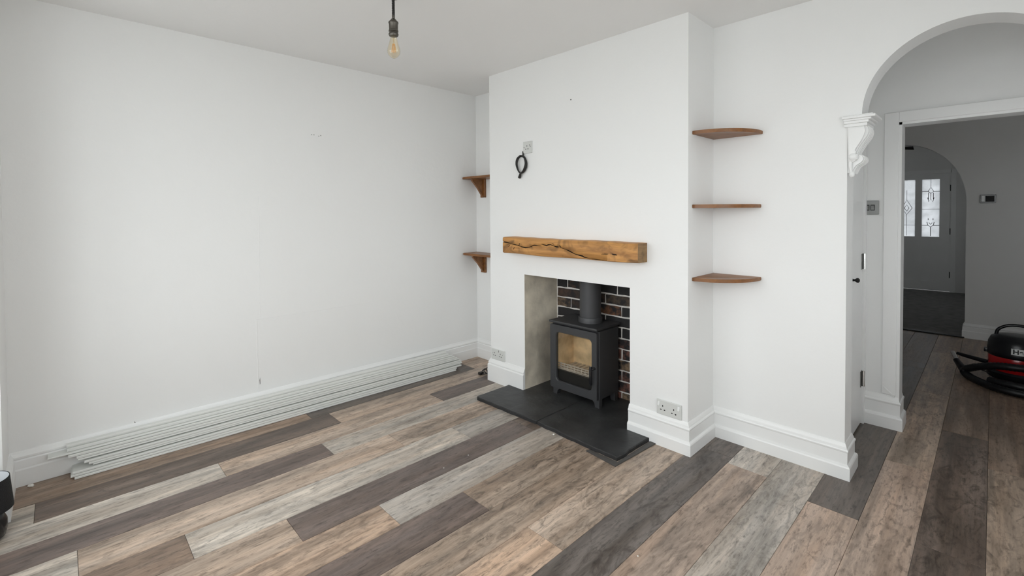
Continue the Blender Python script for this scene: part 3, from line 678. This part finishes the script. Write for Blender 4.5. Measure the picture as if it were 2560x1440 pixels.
# hearth ----------------------------------------------------------------------------------------
def slab(pts, jit, label, seed):
    random.seed(seed); bm = bmesh.new(); fine = []
    for (a, b) in zip(pts, pts[1:]+pts[:1]):
        va, vb = Vector(a), Vector(b); n = max(1, int((vb-va).length/.035))
        nd = Vector((vb.y-va.y, va.x-vb.x)).normalized()
        chip = (a[1] < -.6 and b[1] < -.6) or a[0] > 1.9 and b[0] > 1.9
        for i in range(n): fine.append(va.lerp(vb, i/n)+(nd*random.uniform(-jit, jit*.4) if chip and 0 < i else Vector((0, 0))))
    lo = [bm.verts.new((p.x, p.y, .0)) for p in fine]; hi = [bm.verts.new((p.x, p.y, .018)) for p in fine]
    c = sum(fine, Vector((0, 0)))/len(fine)
    tp = []
    for p in fine:
        q = p.copy()
        if p.y < -.34: q += (c-p).normalized()*random.uniform(.003, .007)
        tp.append(bm.verts.new((q.x, q.y, .0225)))
    f = bm.faces.new(tp); bm.faces.new(lo[::-1]); n = len(fine)
    for a, b in ((lo, hi), (hi, tp)):
        for i in range(n):
            ff = bm.faces.new((a[i], a[(i+1) % n], b[(i+1) % n], b[i])); ff.material_index = 1
    bmesh.ops.triangulate(bm, faces=[f])
    return tag(obj('hearth_slab', bm, mats=[SLATE, SLATE_EDGE]), label, 'hearth', 'slate hearth slabs')
slab([(.790, -.669), (.776, -.655), (.777, -.332), (OX0+.001, -.332), (OX0+.001, FB-.001), (1.3505, FB-.001), (1.3505, -.640), (1.345, -.652)], .004, 'left black slate hearth slab, under the left side of the stove', 3)
slab([(1.356, -.652), (1.3535, -.64), (1.3535, FB-.001), (OX1-.001, FB-.001), (OX1-.001, -.332), (1.956, -.332), (1.947, -.668)], .006, 'right black slate hearth slab with a chipped outer edge', 5)
random.seed(11)
bm = bmesh.new(); prism(bm, [(1.775, -.676), (1.768, -.700), (1.972, -.722), (1.999, -.352), (1.964, -.346), (1.957, -.679)], .0006, .006)
tag(obj('hearth_edging', bm, FILLER), 'dark grey filler strip on the floor round the right end of the hearth', 'edging')

# stove -------------------------------------------------------------------------------------------
SX0, SX1, SY0, SY1, SZ0, SZ1 = 1.118, 1.522, -.225, .005, .078, .535
st = tag(empty('wood_stove', (1.32, -.11, .0225)), 'dark grey wood burning stove with a glazed door, standing on the slate hearth', 'stove')
bm = bmesh.new(); t = .012
box(bm, SX0, SX0+t, SY0, SY1, SZ0, SZ1); box(bm, SX1-t, SX1, SY0, SY1, SZ0, SZ1, .003, 1); box(bm, SX0+t, SX1-t, SY1-t, SY1, SZ0, SZ1)
box(bm, SX0+t, SX1-t, SY0, SY1-t, SZ0, SZ0+t); box(bm, SX0+t, SX1-t, SY0, SY1-t, SZ1-t, SZ1)
at(obj('body', bm, IRON), st)
at(obj('top_plate', B(SX0-.006, SX1+.006, -.262, SY1+.014, .545, .560, .004, 2), IRON), st)
at(obj('top_rim', B(SX0+.006, SX1-.006, SY0-.01, SY1, SZ1, .546), BLACKHOLE), st)
# door: rounded rectangle frame with a rounded window
def rrect(x0, x1, z0, z1, r, n=6):
    out = []
    for cx_, cz_, a0 in ((x1-r, z0+r, -90), (x1-r, z1-r, 0), (x0+r, z1-r, 90), (x0+r, z0+r, 180)):
        for i in range(n+1):
            a = R(a0+90*i/n); out.append((cx_+r*math.cos(a), cz_+r*math.sin(a)))
    return out
def ring(bm, outer, inner, y0, y1, bevin=.006):
    n = len(outer)
    def vs(p, y): return [bm.verts.new((x, y, z)) for x, z in p]
    cxx = sum(p[0] for p in inner)/n; czz = sum(p[1] for p in inner)/n
    inn2 = [(x+(.004 if x > cxx else -.004), z+(.004 if z > czz else -.004)) for x, z in inner]
    of, on = vs(outer, y1), vs(outer, y0); inf, ing = vs(inner, y1), vs(inner, y0+bevin); in2 = vs(inn2, y0)
    for a, b in ((of, on), (on, in2), (in2, ing), (ing, inf), (inf, of)):
        for i in range(n): bm.faces.new((a[i], a[(i+1) % n], b[(i+1) % n], b[i]))
    return bm
door = at(autosmooth(obj('stove_door', ring(bmesh.new(), rrect(SX0-.004, SX1-.004, .077, .530, .012), rrect(1.166, 1.474, .130, .478, .030), -.250, -.228), IRON), 30), st)
def sub(o, p): o.parent = p; o.matrix_parent_inverse = p.matrix_world.inverted(); return o
bpy.context.view_layer.update()
g = obj('door_glass', B(1.160, 1.480, -.2345, -.2305, .124, .484), STOVE_G); g.parent = door; g.matrix_parent_inverse = Matrix.Identity(4)
g2 = obj('ash_lip', B(1.150, 1.490, -.224, -.205, .10, .203), BLACKHOLE); g2.parent = door
bm = bmesh.new(); tube(bm, [(1.487, -.272, .186), (1.487, -.276, .20), (1.487, -.276, .295), (1.487, -.272, .308)], .0095, 10)
tube(bm, [(1.487, -.272, .288), (1.500, -.262, .293), (1.503, -.246, .293)], .008, 8)
hd = autosmooth(obj('door_handle', bm, BLACKP), 50); hd.parent = door
# lining of the firebox
fi = .018
at(obj('firebrick', B(SX0+t, SX0+t+fi, -.20, SY1-t, .20, SZ1-t), VERM), st)
at(obj('firebrick', B(SX1-t-fi, SX1-t, -.20, SY1-t, .20, SZ1-t), VERM), st)
at(obj('firebrick', B(SX0+t+fi, SX1-t-fi, SY1-t-fi, SY1-t, .20, .40), VERM), st)
at(obj('firebrick', B(SX0+t+fi, SX1-t-fi, SY1-t-fi-.002, SY1-t, .403, SZ1-t), VERMG), st)
bm = bmesh.new(); prism(bm, [(-.185, .480), (-.02, .425), (-.02, .445), (-.185, .50)], SX0+t+fi, SX1-t-fi, lambda x, y, z: (z, x, y)); at(obj('baffle_plate', bm, VERMG), st)
at(obj('fire_bed', B(SX0+t, SX1-t, -.20, SY1-t, .19, .205), VERMG), st)
bm = bmesh.new()
for k_ in range(3): tube(bm, [(SX0+.03, -.198, .212+.016*k_), (SX1-.03, -.198, .212+.016*k_)], .0042, 6)
for k_ in range(11): box(bm, SX0+.045+k_*.031, SX0+.053+k_*.031, -.196, -.186, .203, .246)
at(obj('log_guard', bm, GRATE), st)
bm = bmesh.new()
for k_ in range(9): box(bm, SX0+.045+k_*.038, SX0+.066+k_*.038, -.17, -.02, .205, .213)
at(obj('grate', bm, GRATE), st)
for sx in (SX0+.02, SX1-.02):
    for sy in (-.205, -.02):
        bm = bmesh.new()
        a = .030; s = 1 if sx < 1.3 else -1
        prism(bm, [(sx-s*.018, .0228), (sx+s*.016, .0228), (sx+s*.022, .05), (sx+s*.05, .079), (sx-s*.018, .079)], sy-.02, sy+.014, lambda x, y, z: (x, z, y))
        at(obj('leg', bm, IRON), st)
at(obj('collar', lathe(bmesh.new(), [(.0, .556), (.083, .556), (.083, .592), (.080, .597), (.074, .597), (.0, .597)], 40, (1.362, -.105)), IRON2), st)
autosmooth(bpy.data.objects['collar'])
fp = at(obj('flue_pipe', lathe(bmesh.new(), [(.0, .59), (.0745, .59), (.0745, OZ+.13), (0, OZ+.13)], 40, (1.362, -.105)), IRON2), st); autosmooth(fp)
bm = bmesh.new(); bmesh.ops.create_uvsphere(bm, u_segments=8, v_segments=6, radius=.006)
o = obj('rivet', bm, IRON2, smooth=True); o.location = (1.340, -.176, .842); o.parent = st; o.matrix_parent_inverse = Matrix.Translation(-st.location)

# mantel beam -----------------------------------------------------------------------------------------
def mantel():
    x0, x1, yb, yf, zb, zt = .811, 1.931, -D, -.428, 1.036, 1.1485
    pts = [(105, 155), (200, 170), (300, 195), (430, 220), (480, 240), (560, 252), (640, 240), (710, 207), (760, 212), (830, 220), (850, 195), (940, 215), (952, 203), (1000, 198), (1100, 235), (1150, 238), (1200, 262), (1300, 300), (1400, 355), (1520, 388), (1535, 402), (1640, 428), (1780, 440), (1850, 447)]
    def frac(x, y):
        yt = 80+100*(x-105)/2160; yb_ = 330+165*(x-105)/2160; return 1-(y-yt)/(yb_-yt)
    # true distance along the beam of a photo column (front edge perspective is mild)
    P = [((x-105)/2160, frac(x, y)) for x, y in pts]
    def zc(u):
        for a, b in zip(P, P[1:]):
            if a[0] <= u <= b[0]: return a[1]+(b[1]-a[1])*(u-a[0])/(b[0]-a[0])
        return P[-1][1] if u > P[-1][0] else P[0][1]
    def width(u):
        if u > .81: return 0
        if abs(u-.337) < .006 or abs(u-.485) < .008: return .0002
        wv = .0022+.0012*math.sin(u*70)+.0008*math.sin(u*31+1)
        if abs(u-.15) < .012: wv += .0022
        return max(.0008, wv)*(1 if u < .74 else max(0, (.81-u)/.07))
    n = 220; bm = bmesh.new(); rows_ = []
    for i in range(n+1):
        u = i/n; x = x0+(x1-x0)*u; wv = width(u)
        zb_ = zb-.003*(1-u)*1.2+.0022*math.sin(u*13)+.003*(abs(u-.5) < .5)*math.sin(u*PI)*-1
        zt_ = zt+.0016*math.sin(u*9+1)+.001*math.sin(u*40)
        c = zb_+(zt_-zb_)*min(max(zc(u), .03), .95)
        y = yf+.0016*math.sin(u*17)
        rows_.append([bm.verts.new(p) for p in [(x, yb, zb_), (x, y+.012, zb_), (x, y, zb_+.006), (x, y-.0008, (zb_+c)/2), (x, y, c-wv-.0004), (x, y+(.012 if wv else 0), c-wv*.3), (x, y+(.012 if wv else 0), c+wv*.3), (x, y, c+wv+.0004), (x, y-.0008, (zt_+c)/2), (x, y, zt_-.006), (x, y+.008, zt_), (x, yb, zt_)]])
    for a, b in zip(rows_, rows_[1:]):
        for j in range(11):
            f = bm.faces.new((a[j], b[j], b[j+1], a[j+1])); f.smooth = True
            if j in (4, 5, 6) and (a[5].co.y-a[4].co.y) > .006: f.material_index = 1; f.smooth = False
    f = bm.faces.new(rows_[0]); f.material_index = 2; f = bm.faces.new(rows_[-1][::-1]); f.material_index = 2
    o = obj('mantel_beam', bm, mats=[OAK, CRACK, OAKEND])
    tag(o, 'rustic oak mantel beam with a long dark crack, above the stove', 'mantel')
    # a few knots and short splits proud by a hair
    for (ux, fz, L_, wd, ang) in [(.80, .36, .05, .0022, 4), (.86, .37, .035, .004, -8), (.105, .33, .02, .0012, 60), (.06, .45, .02, .001, 40), (.435, .75, .022, .0016, -20), (.49, .62, .02, .0016, -50), (.265, .47, .012, .0014, 80), (.155, .62, .010, .004, 20)]:
        bm = bmesh.new(); m_ = 8; cx_ = x0+(x1-x0)*ux; cz_ = zb+(zt-zb)*fz
        pts2 = []
        for i in range(m_*2):
            a = 2*PI*i/(m_*2); px_, pz_ = L_/2*math.cos(a)*random.uniform(.85, 1.1), wd*math.sin(a)*random.uniform(.5, 1.3)
            pts2.append((cx_+px_*math.cos(R(ang))-pz_*math.sin(R(ang)), cz_+px_*math.sin(R(ang))+pz_*math.cos(R(ang))))
        prism(bm, pts2, yf-.0024, yf+.003, lambda x, y, z: (x, z, y)); obj('split', bm, CRACK, o)
mantel()

# corner shelves on the right --------------------------------------------------------------------------
def corner_shelf(z, label, dx=.272, dy=.280):
    bm = bmesh.new(); n = 18; th = .0095
    pts = [(XR+.0005, -.0005)]
    pts += [(XR+.0005, -dy), (XR+.014, -dy)]
    for i in range(n+1):
        a = PI/2*i/n; pts.append((XR+.014+(dx-.02)*math.sin(a), -dy*.04-dy*.96*math.cos(a)))
    pts += [(XR+dx-.004, -.0005)]
    prism(bm, pts, -th, th)
    es = [e for e in bm.edges if abs(e.verts[0].co.z-e.verts[1].co.z) < 1e-6 and not all(abs(v.co.y+.0005) < 1e-4 for v in e.verts) and not all(abs(v.co.x-XR-.0005) < 1e-4 for v in e.verts)]
    bmesh.ops.bevel(bm, geom=es, offset=.004, segments=2, profile=.5, affect='EDGES')
    o = autosmooth(obj('corner_shelf', bm, SHELFW), 50); o.location.z = z
    return tag(o, label, 'shelf', 'quarter round corner shelves right of the chimney')
corner_shelf(1.760, 'top brown quarter round shelf right of the chimney breast, seen from below')
corner_shelf(1.357, 'middle brown quarter round shelf right of the chimney breast, seen edge on', .266)
corner_shelf(.955, 'lowest brown quarter round shelf right of the chimney breast, top visible', .268)
# bracket shelves in the left alcove
def alcove_shelf(z, label):
    o = tag(empty('alcove_shelf', (.28, -.0, z)), label, 'shelf', 'bracket shelves left of the chimney')
    bm = bmesh.new(); pts = [(.001, -.001), (.001, -.150)]
    for i in range(7): a = R(180+90*i/6); pts.append((.022+.021*math.cos(a), -.152+.021*math.sin(a)))
    pts += [(XL-.001, -.173), (XL-.001, -.001)]
    prism(bm, pts, z-.0095, z+.0095)
    bmesh.ops.bevel(bm, geom=[e for e in bm.edges if all(v.co.y < -.14 for v in e.verts) and abs(e.verts[0].co.z-e.verts[1].co.z) < 1e-6], offset=.003, segments=2, affect='EDGES')
    at(obj('shelf_board', bm, SHELFW), o)
    for xc in (.108, .45):
        at(obj('bracket_batten', B(xc-.030, xc+.030, -.020, -.001, z-.173, z-.0095, .002, 1), SHELFW), o)
        bm = bmesh.new(); prism(bm, [(-.02, z-.0095), (-.145, z-.0095), (-.140, z-.03), (-.085, z-.085), (-.028, z-.158), (-.02, z-.158)], xc-.010, xc+.010, lambda x, y, q: (q, x, y)); at(obj('bracket_gusset', bm, SHELFW), o)
alcove_shelf(1.640, 'upper dark wood shelf on a bracket in the left alcove')
alcove_shelf(.960, 'lower dark wood shelf on a bracket in the left alcove')

# sockets and switches ---------------------------------------------------------------------------------------
def socket(name, cx_, cz_, wd, ht, pins, rockers, label, y=-D, th=.010, m=SOCKETP, tilt=0):
    o = tag(empty(name, (cx_, y, cz_)), label, 'socket')
    p = obj('face_plate', B(-wd/2, wd/2, -th, -.0005, -ht/2, ht/2, .0025, 2), m, o)
    for (x, z, hw, hh) in pins:
        obj('pin_hole', B(x-hw, x+hw, -th-.0006, -th+.004, z-hh, z+hh), HOLE, o)
    for (x, z) in rockers:
        bm = bmesh.new(); prism(bm, [(-th, z-.011), (-th-.0065, z-.010), (-th-.0025, z+.011), (-th, z+.011)], x-.006, x+.006, lambda a, b, q: (q, a, b))
        obj('rocker', bm, PLASTIC, o)
    o.rotation_euler = (0, R(tilt), 0)
    return o
def trio(cx_, cz_, s=1): return [(cx_, cz_+.014*s, .0024, .0048), (cx_-.011*s, cz_-.008*s, .0042, .0026), (cx_+.011*s, cz_-.008*s, .0042, .0026)]
socket('double_socket', 2.070, .217, .147, .083, trio(-.036, -.004)+trio(.030, -.008)+[(.042, -.02, .002, .002)], [(-.060, .020), (.060, .020)], 'white double socket with rocker switches, low on the chimney breast right of the stove')
socket('double_socket', .649, .219, .148, .083, trio(-.040, -.002, .9)+trio(.028, -.002, .9)+[(.052, .008, .002, .002), (-.058, .006, .002, .002), (.008, .030, .002, .008)], [], 'white double socket without switches, low on the chimney breast left of the stove')
socket('single_socket', .979, 1.800, .086, .086, trio(-.004, -.004)+[(-.032, -.0, .003, .003), (.024, .014, .0035, .0025), (.030, .004, .0025, .003)], [], 'white single socket high on the chimney breast above the coiled cable', th=.009)
# chrome light switch in the lobby
sw = tag(empty('light_switch', (2.797, Y2, 1.345)), 'brushed steel double light switch inside the archway', 'switch')
obj('face_plate', B(-.043, .043, -.008, -.0005, -.043, .043, .002, 2), STEEL, sw)
for x in (-.014, .012):
    obj('rocker_surround', B(x-.0105, x+.0105, -.0092, -.007, -.018, .018), HOLE, sw)
    bm = bmesh.new(); prism(bm, [(-.008, -.013), (-.0105, -.013), (-.0135, .013), (-.008, .013)], x-.007, x+.007, lambda a, b, q: (q, a, b)); obj('rocker', bm, STEEL, sw)
sw2 = tag(empty('light_switch', (3.291, Y3, 1.437)), 'chrome switch plate on the dim far hall wall', 'switch')
obj('face_plate', B(-.057, .057, -.010, -.0005, -.043, .043, .003, 2), DARKCHROME, sw2)
obj('rocker_surround', B(-.018, .045, -.012, -.008, -.03, .03), HOLE, sw2)
obj('rocker', B(-.050, -.022, -.016, -.008, -.030, .034, .003, 2), STEEL, sw2)
# black spot lamp under the hall arch
sp = tag(empty('spot_lamp', (2.672, Y3-.03, 2.012)), 'small black spot lamp at the top of the far archway', 'lamp')
bm = bmesh.new(); tube(bm, [(-.045, 0, .006), (-.02, 0, -.004), (.035, 0, -.008), (.045, 0, -.006)], lambda t_: .012+.012*t_, 12); autosmooth(obj('lamp_head', bm, BLACKP, sp))
obj('bracket', B(-.05, -.03, -.004, .029, -.004, .014), BLACKP, sp)

# coiled cable below the single socket --------------------------------------------------------------------------
cl = tag(empty('coiled_cable', (.925, -D-.012, 1.68)), 'black cable coiled in a loop on the wall under the high socket', 'cable')
bm = bmesh.new(); yb = -D-.010
loop = []
for i in range(64*3+1):
    a = 2*PI*i/64+PI/2; k_ = i/64
    rx = .046+.004*math.sin(k_*2.1+.5); rz = .062+.003*math.cos(k_*3)
    z_ = 1.680+rz*math.sin(a); x_ = .926-rx*math.cos(a)*(1-.18*max(0, math.sin(-a)))+.006*math.sin(2*a+k_)
    loop.append((x_, yb-.006*k_-.003*math.sin(a*2+k_), z_))
tube(bm, loop, .0048, 8); autosmooth(obj('coil', bm, CABLE, None)); o = bpy.data.objects['coil']; at(o, cl)
bm = bmesh.new(); tube(bm, smoothpath([(.938, -D-.012, 1.742), (.938, -D-.010, 1.755), (.932, -D-.004, 1.772), (.931, -D+.002, 1.776)], 5), .0058, 8); at(autosmooth(obj('cable_tail', bm, CABLE)), cl)
bm = bmesh.new(); tube(bm, smoothpath([(.930, -D-.02, 1.618), (.922, -D-.022, 1.612), (.911, -D-.018, 1.598), (.902, -D-.014, 1.585)], 5), lambda t_: .006+.0055*t_, 10); at(autosmooth(obj('plug_end', bm, CABLE)), cl)
bm = bmesh.new(); tube(bm, [(.902, -D-.014, 1.585), (.899, -D-.013, 1.580)], .008, 10); at(obj('plug_tip', bm, PLASTIC), cl)
bm = bmesh.new(); lathe(bm, [(0, .004), (.003, .003), (.0045, 0)], 10); o = tag(obj('wall_screw', bm, mat('screw_metal', (.12, .12, .12), .5, .8)), 'tiny dark screw alone high on the chimney breast', 'screw'); o.rotation_euler = (PI/2, 0, 0); o.location = (1.373, -D, 2.074)
# cable lying on the floor in the left alcove
bm = bmesh.new()
tube(bm, smoothpath([(.50, -.20, .008), (.46, -.26, .012), (.40, -.25, .03), (.38, -.27, .012), (.43, -.31, .010), (.47, -.28, .025), (.42, -.23, .045), (.385, -.245, .02), (.44, -.30, .03), (.50, -.285, .012), (.52, -.22, .03), (.50, -.16, .06)], 8), .0045, 7)
o = tag(autosmooth(obj('loose_cable', bm, CABLE)), 'tangle of black cable on the floor behind the left side of the chimney', 'cable')
pg = obj('plug', B(.395, .425, -.33, -.29, .001, .022, .004, 2), CABLE, o)

# pendant bulb -----------------------------------------------------------------------------------------------------
BXp, BYp = 1.246, -1.566
pn = tag(empty('pendant_light', (BXp, BYp, H)), 'bare filament bulb hanging from the ceiling on a black twisted flex', 'lamp')
def pl(name, bm, m, ang=40): o = obj(name, bm, m); autosmooth(o, ang); return at(o, pn)
pl('ceiling_rose', lathe(bmesh.new(), [(0, H-.005), (.022, H-.005), (.028, H-.003), (.029, H), (0, H)], 32, (BXp, BYp)), BRASS)
bm = bmesh.new()
for ph in (0, PI):
    tube(bm, [(BXp+.0036*math.cos(2*PI*k_/14+ph), BYp+.0036*math.sin(2*PI*k_/14+ph), H-.005-(H-.005-2.300)*k_/80) for k_ in range(81)], .0042, 6)
pl('flex', bm, CABLE, 80)
hz = 2.212
pl('bulb_holder', lathe(bmesh.new(), [(0, hz+.098), (.007, hz+.098), (.0075, hz+.086), (.0065, hz+.084), (.011, hz+.080), (.017, hz+.072), (.019, hz+.066), (.0235, hz+.066), (.0245, hz+.060), (.022, hz+.056), (.0215, hz+.026), (.0235, hz+.024), (.0235, hz+.018), (.0205, hz+.016), (.0205, hz+.012), (.024, hz+.008), (.024, hz+.002), (.021, hz-.004), (.016, hz-.006), (0, hz-.006)], 36, (BXp, BYp)), BRASS)
gb = lambda k_: 2.207-k_
prof = [(.0135, gb(0)), (.0155, gb(.008)), (.019, gb(.022)), (.0255, gb(.045)), (.0305, gb(.062)), (.0318, gb(.072)), (.030, gb(.083)), (.024, gb(.094)), (.014, gb(.103)), (.005, gb(.108)), (0, gb(.1095))]
pl('glass_bulb', lathe(bmesh.new(), prof, 36, (BXp, BYp)), BULBG, 70)
bm = bmesh.new(); tube(bm, [(BXp, BYp, gb(0)), (BXp, BYp, gb(.03)), (BXp, BYp, gb(.034))], lambda t_: .004-.002*t_, 8)
pl('stem', bm, BULBG, 60)
bm = bmesh.new()
for k_ in range(8):
    a = 2*PI*k_/8; tube(bm, [(BXp+.005*math.cos(a), BYp+.005*math.sin(a), gb(.036)), (BXp+.011*math.cos(a+.5), BYp+.011*math.sin(a+.5), gb(.078))], .0013, 5)
pl('filament', bm, FIL, 60)

# small black table lamp in the bay ----------------------------------------------------------------------------------
LX, LY = .475, -3.030
lm = tag(empty('table_lamp', (LX, LY, 0)), 'small black table lamp with a drum shade standing on the floor at the left edge', 'lamp')
bm = lathe(bmesh.new(), [(.0, .0), (.058, .0), (.070, .010), (.076, .035), (.076, .070), (.066, .098), (.030, .112), (.012, .118), (.012, .15), (0, .15)], 32); autosmooth(obj('base', bm, CERAMIC, lm))
bm = lathe(bmesh.new(), [(.096, .122), (.086, .250), (.084, .250), (.094, .122), (.096, .122)], 40); autosmooth(obj('lamp_shade', bm, FABRIC, lm))
bm = lathe(bmesh.new(), [(.0935, .123), (.0836, .249)], 40); autosmooth(obj('shade_lining', bm, LINING, lm))
bm = lathe(bmesh.new(), [(.0, .15), (.014, .15), (.014, .18), (.026, .20), (.028, .215), (.02, .232), (0, .238)], 20); autosmooth(obj('bulb', bm, LINING, lm))

# stack of loose boards along the left wall -------------------------------------------------------------------------------
ANG = .027; yL = -2.76
boards = [  # z0, z1, width, y_left, y_right
 (.0, .0125, .104, -2.742, -.394), (.0134, .0255, .1020, -2.756, -.385), (.0264, .0385, .100, -2.750, -.335),
 (.0418, .0520, .0925, -2.672, -.322), (.0524, .0630, .0900, -2.688, -.327), (.0634, .0745, .0885, -2.705, -.330),
 (.0777, .0895, .0790, -2.728, -.345), (.0900, .1030, .0750, -2.733, -.365), (.1037, .1165, .0700, -2.764, -.385),
 (.1180, .1260, .061, -2.838, -.400), (.1266, .142, .043, -2.768, -.425), (.1426, .158, .033, -2.770, -.445)]
ordw = ['lowest', 'second', 'third', 'fourth', 'fifth', 'sixth', 'seventh', 'eighth', 'ninth', 'tenth', 'eleventh', 'topmost']
for k_, (z0, z1, wd, ya, yb_) in enumerate(boards):
    bm = bmesh.new(); th = z1-z0; L_ = yb_-ya
    c = .0065 if k_ in (3, 6) else .0024                 # lower arris cut back so shadow darkens the joint lines
    if k_ in (9, 11): pr = [(0, 0), (wd-.003, 0), (wd, th*.3), (wd, th*.7), (wd-.0035, th), (0, th)]
    else: pr = [(0, 0), (wd-c*1.6, 0), (wd-c*.4, c*.55), (wd, c*.8), (wd, th-.0022), (wd-.0022, th), (0, th)]
    n = 12
    rings = [[bm.verts.new((x, L_*i/n, z)) for x, z in pr] for i in range(n+1)]
    for a, b in zip(rings, rings[1:]):
        for j in range(len(pr)): bm.faces.new((a[j], a[(j+1) % len(pr)], b[(j+1) % len(pr)], b[j]))
    bm.faces.new(rings[0]); bm.faces.new(rings[-1][::-1])
    o = obj('loose_board', bm, BOARD); o.rotation_euler = (0, 0, -ANG); o.location = (.0235+ANG*(ya-yL), ya, z0)
    lab = {0: 'lowest long white board of the loose stack by the left wall, lying on the floor', 9: 'thin white stick in the loose stack, its left end sticking out furthest', 11: 'topmost long white board of the loose stack by the left wall'}.get(k_, f'{ordw[k_]} long white board from the floor in the loose stack by the left wall')
    tag(o, lab, 'board', 'loose boards stacked along the left wall')

# vacuum cleaner ------------------------------------------------------------------------------------------------------------
VX, VY = 3.475, 2.50
vc = tag(empty('vacuum_cleaner', (VX, VY, 0)), 'red and black tub vacuum cleaner on the hall floor with its hose wrapped round it', 'vacuum cleaner')
def vp(name, bm, m, ang=40, p=None): return autosmooth(obj(name, bm, m, p or vc), ang)
vp('base', lathe(bmesh.new(), [(0, .02), (.15, .02), (.172, .035), (.176, .075), (.165, .09), (0, .09)], 40), BLACKP)
vp('tub', lathe(bmesh.new(), [(0, .085), (.158, .085), (.164, .10), (.165, .19), (.160, .205), (0, .205)], 40), REDP)
vp('lid', lathe(bmesh.new(), [(0, .2), (.168, .2), (.172, .212), (.170, .235), (.164, .30), (.150, .335), (.128, .352), (.075, .362), (0, .365)], 40), BLACKP)
bm = bmesh.new(); tube(bm, smoothpath([(-.120, 0, .340), (-.108, 0, .390), (-.06, 0, .425), (0, 0, .434), (.06, 0, .425), (.108, 0, .390), (.120, 0, .340)], 6), .0115, 10); vp('carry_handle', bm, BLACKP, 60)
bm = bmesh.new(); lathe(bm, [(0, .355), (.016, .355), (.016, .385), (.010, .392), (0, .392)], 14, (.07, -.08)); vp('switch_knob', bm, BLACKP)
vp('catch', B(-.186, -.160, -.03, .02, .205, .235, .004, 2), BLACKP)
for sx in (-.12, .12):
    bm = lathe(bmesh.new(), [(0, -.02), (.055, -.02), (.06, -.012), (.06, .012), (.055, .02), (0, .02)], 20); wl = vp('wheel', bm, BLACKP); wl.rotation_euler = (0, PI/2, 0); wl.location = (sx, .12, .06)
# name plate bent round the lid with lettering
pz0, pz1 = .238, .284; rr = lambda z: .1715-.0055*(z-.235)/.065*1.0+.0012
a0, a1 = R(-104), R(-44)
bm = bmesh.new(); n = 14; vs = []
for i in range(n+1):
    a = a0+(a1-a0)*i/n; vs.append([bm.verts.new((rr(z)*math.cos(a), rr(z)*math.sin(a), z)) for z in (pz0, pz1)])
for p, q in zip(vs, vs[1:]): bm.faces.new((p[0], q[0], q[1], p[1]))
plate = vp('name_plate', bm, PLASTIC)
cu = bpy.data.curves.new('lettering', 'FONT'); cu.body = 'Henry'; cu.size = .046; cu.offset = .0014
to = bpy.data.objects.new('lettering', cu); COL.objects.link(to); bpy.context.view_layer.update()
me = bpy.data.meshes.new_from_object(to.evaluated_get(bpy.context.evaluated_depsgraph_get())); bpy.data.objects.remove(to)
for v in me.vertices:
    a = a0+.05+v.co.x/.17; z = .247+v.co.y; r2 = rr(z)+.0008; v.co = (r2*math.cos(a), r2*math.sin(a), z)
me.materials.clear(); me.materials.append(HOLE)
lo = bpy.data.objects.new('lettering', me); COL.objects.link(lo); lo.parent = vc
# hose: arc round the front of the tub, then a loop on the floor
W = lambda x, y, z: (x-VX, y-VY, z)
hose = smoothpath([W(3.62, 2.62, .20), W(3.68, 2.40, .19), W(3.60, 2.27, .175), W(3.48, 2.22, .172), W(3.36, 2.25, .155), W(3.25, 2.32, .105), W(3.185, 2.37, .055), W(3.20, 2.33, .03), W(3.27, 2.20, .028), W(3.36, 2.10, .028), W(3.48, 2.06, .028), W(3.60, 2.10, .028), W(3.71, 2.24, .028), W(3.75, 2.40, .028)], 12)
bm = bmesh.new(); tube(bm, hose, .0265, 10, ribs=1); vp('hose', bm, RUBBER, 60)
hose2 = smoothpath([W(3.72, 2.50, .02), W(3.66, 2.24, .022), W(3.52, 2.13, .055), W(3.40, 2.15, .058), W(3.32, 2.2, .05)], 10)
bm = bmesh.new(); tube(bm, hose2, .0265, 10, ribs=1); vp('hose_coil', bm, RUBBER, 60)
bm = bmesh.new(); tube(bm, [W(3.185, 2.385, .040), W(3.155, 2.45, .068), W(3.13, 2.50, .095)], lambda t_: .029-.009*t_, 12); cf = vp('hose_cuff', bm, BLACKP)
bm = bmesh.new(); tube(bm, [W(3.138, 2.485, .085), W(3.122, 2.535, .112), W(3.105, 2.58, .138)], .0155, 14); vp('wand_end', bm, CHROME, 50)
bm = bmesh.new(); tube(bm, [W(3.13, 2.62, .125), W(3.17, 2.60, .120), W(3.31, 2.56, .105)], lambda t_: .012+.006*t_, 10); vp('tool_arm', bm, BLACKP, 60)
bm = bmesh.new(); tube(bm, smoothpath([W(3.31, 2.44, .09), W(3.24, 2.44, .10), W(3.22, 2.42, .085), W(3.28, 2.40, .07), W(3.32, 2.40, .06)], 8), .004, 6); vp('power_cord', bm, CABLE, 60)

# crumbs of plaster on the floor ---------------------------------------------------------------------------------------------
for (x, y, r_, lab) in [(.050, -2.900, .014, 'white crumb on the floor at the foot of the left wall'), (1.512, -.678, .007, 'white crumb at the front edge of the hearth'), (1.338, -1.19, .0035, 'tiny white crumb on a dark plank in front of the hearth'), (1.348, -1.362, .0035, 'tiny white crumb on a dark plank nearer the camera'), (2.388, -1.20, .004, 'tiny white crumb on the plank at the bottom right')]:
    bm = bmesh.new(); bmesh.ops.create_icosphere(bm, subdivisions=1, radius=r_)
    for v in bm.verts: v.co *= random.uniform(.7, 1.15); v.co.z = max(v.co.z*.55, -r_*.25)
    o = obj('plaster_crumb', bm, CRUMB); o.location = (x, y, r_*.25); tag(o, lab, 'crumb', 'plaster crumbs on the floor')
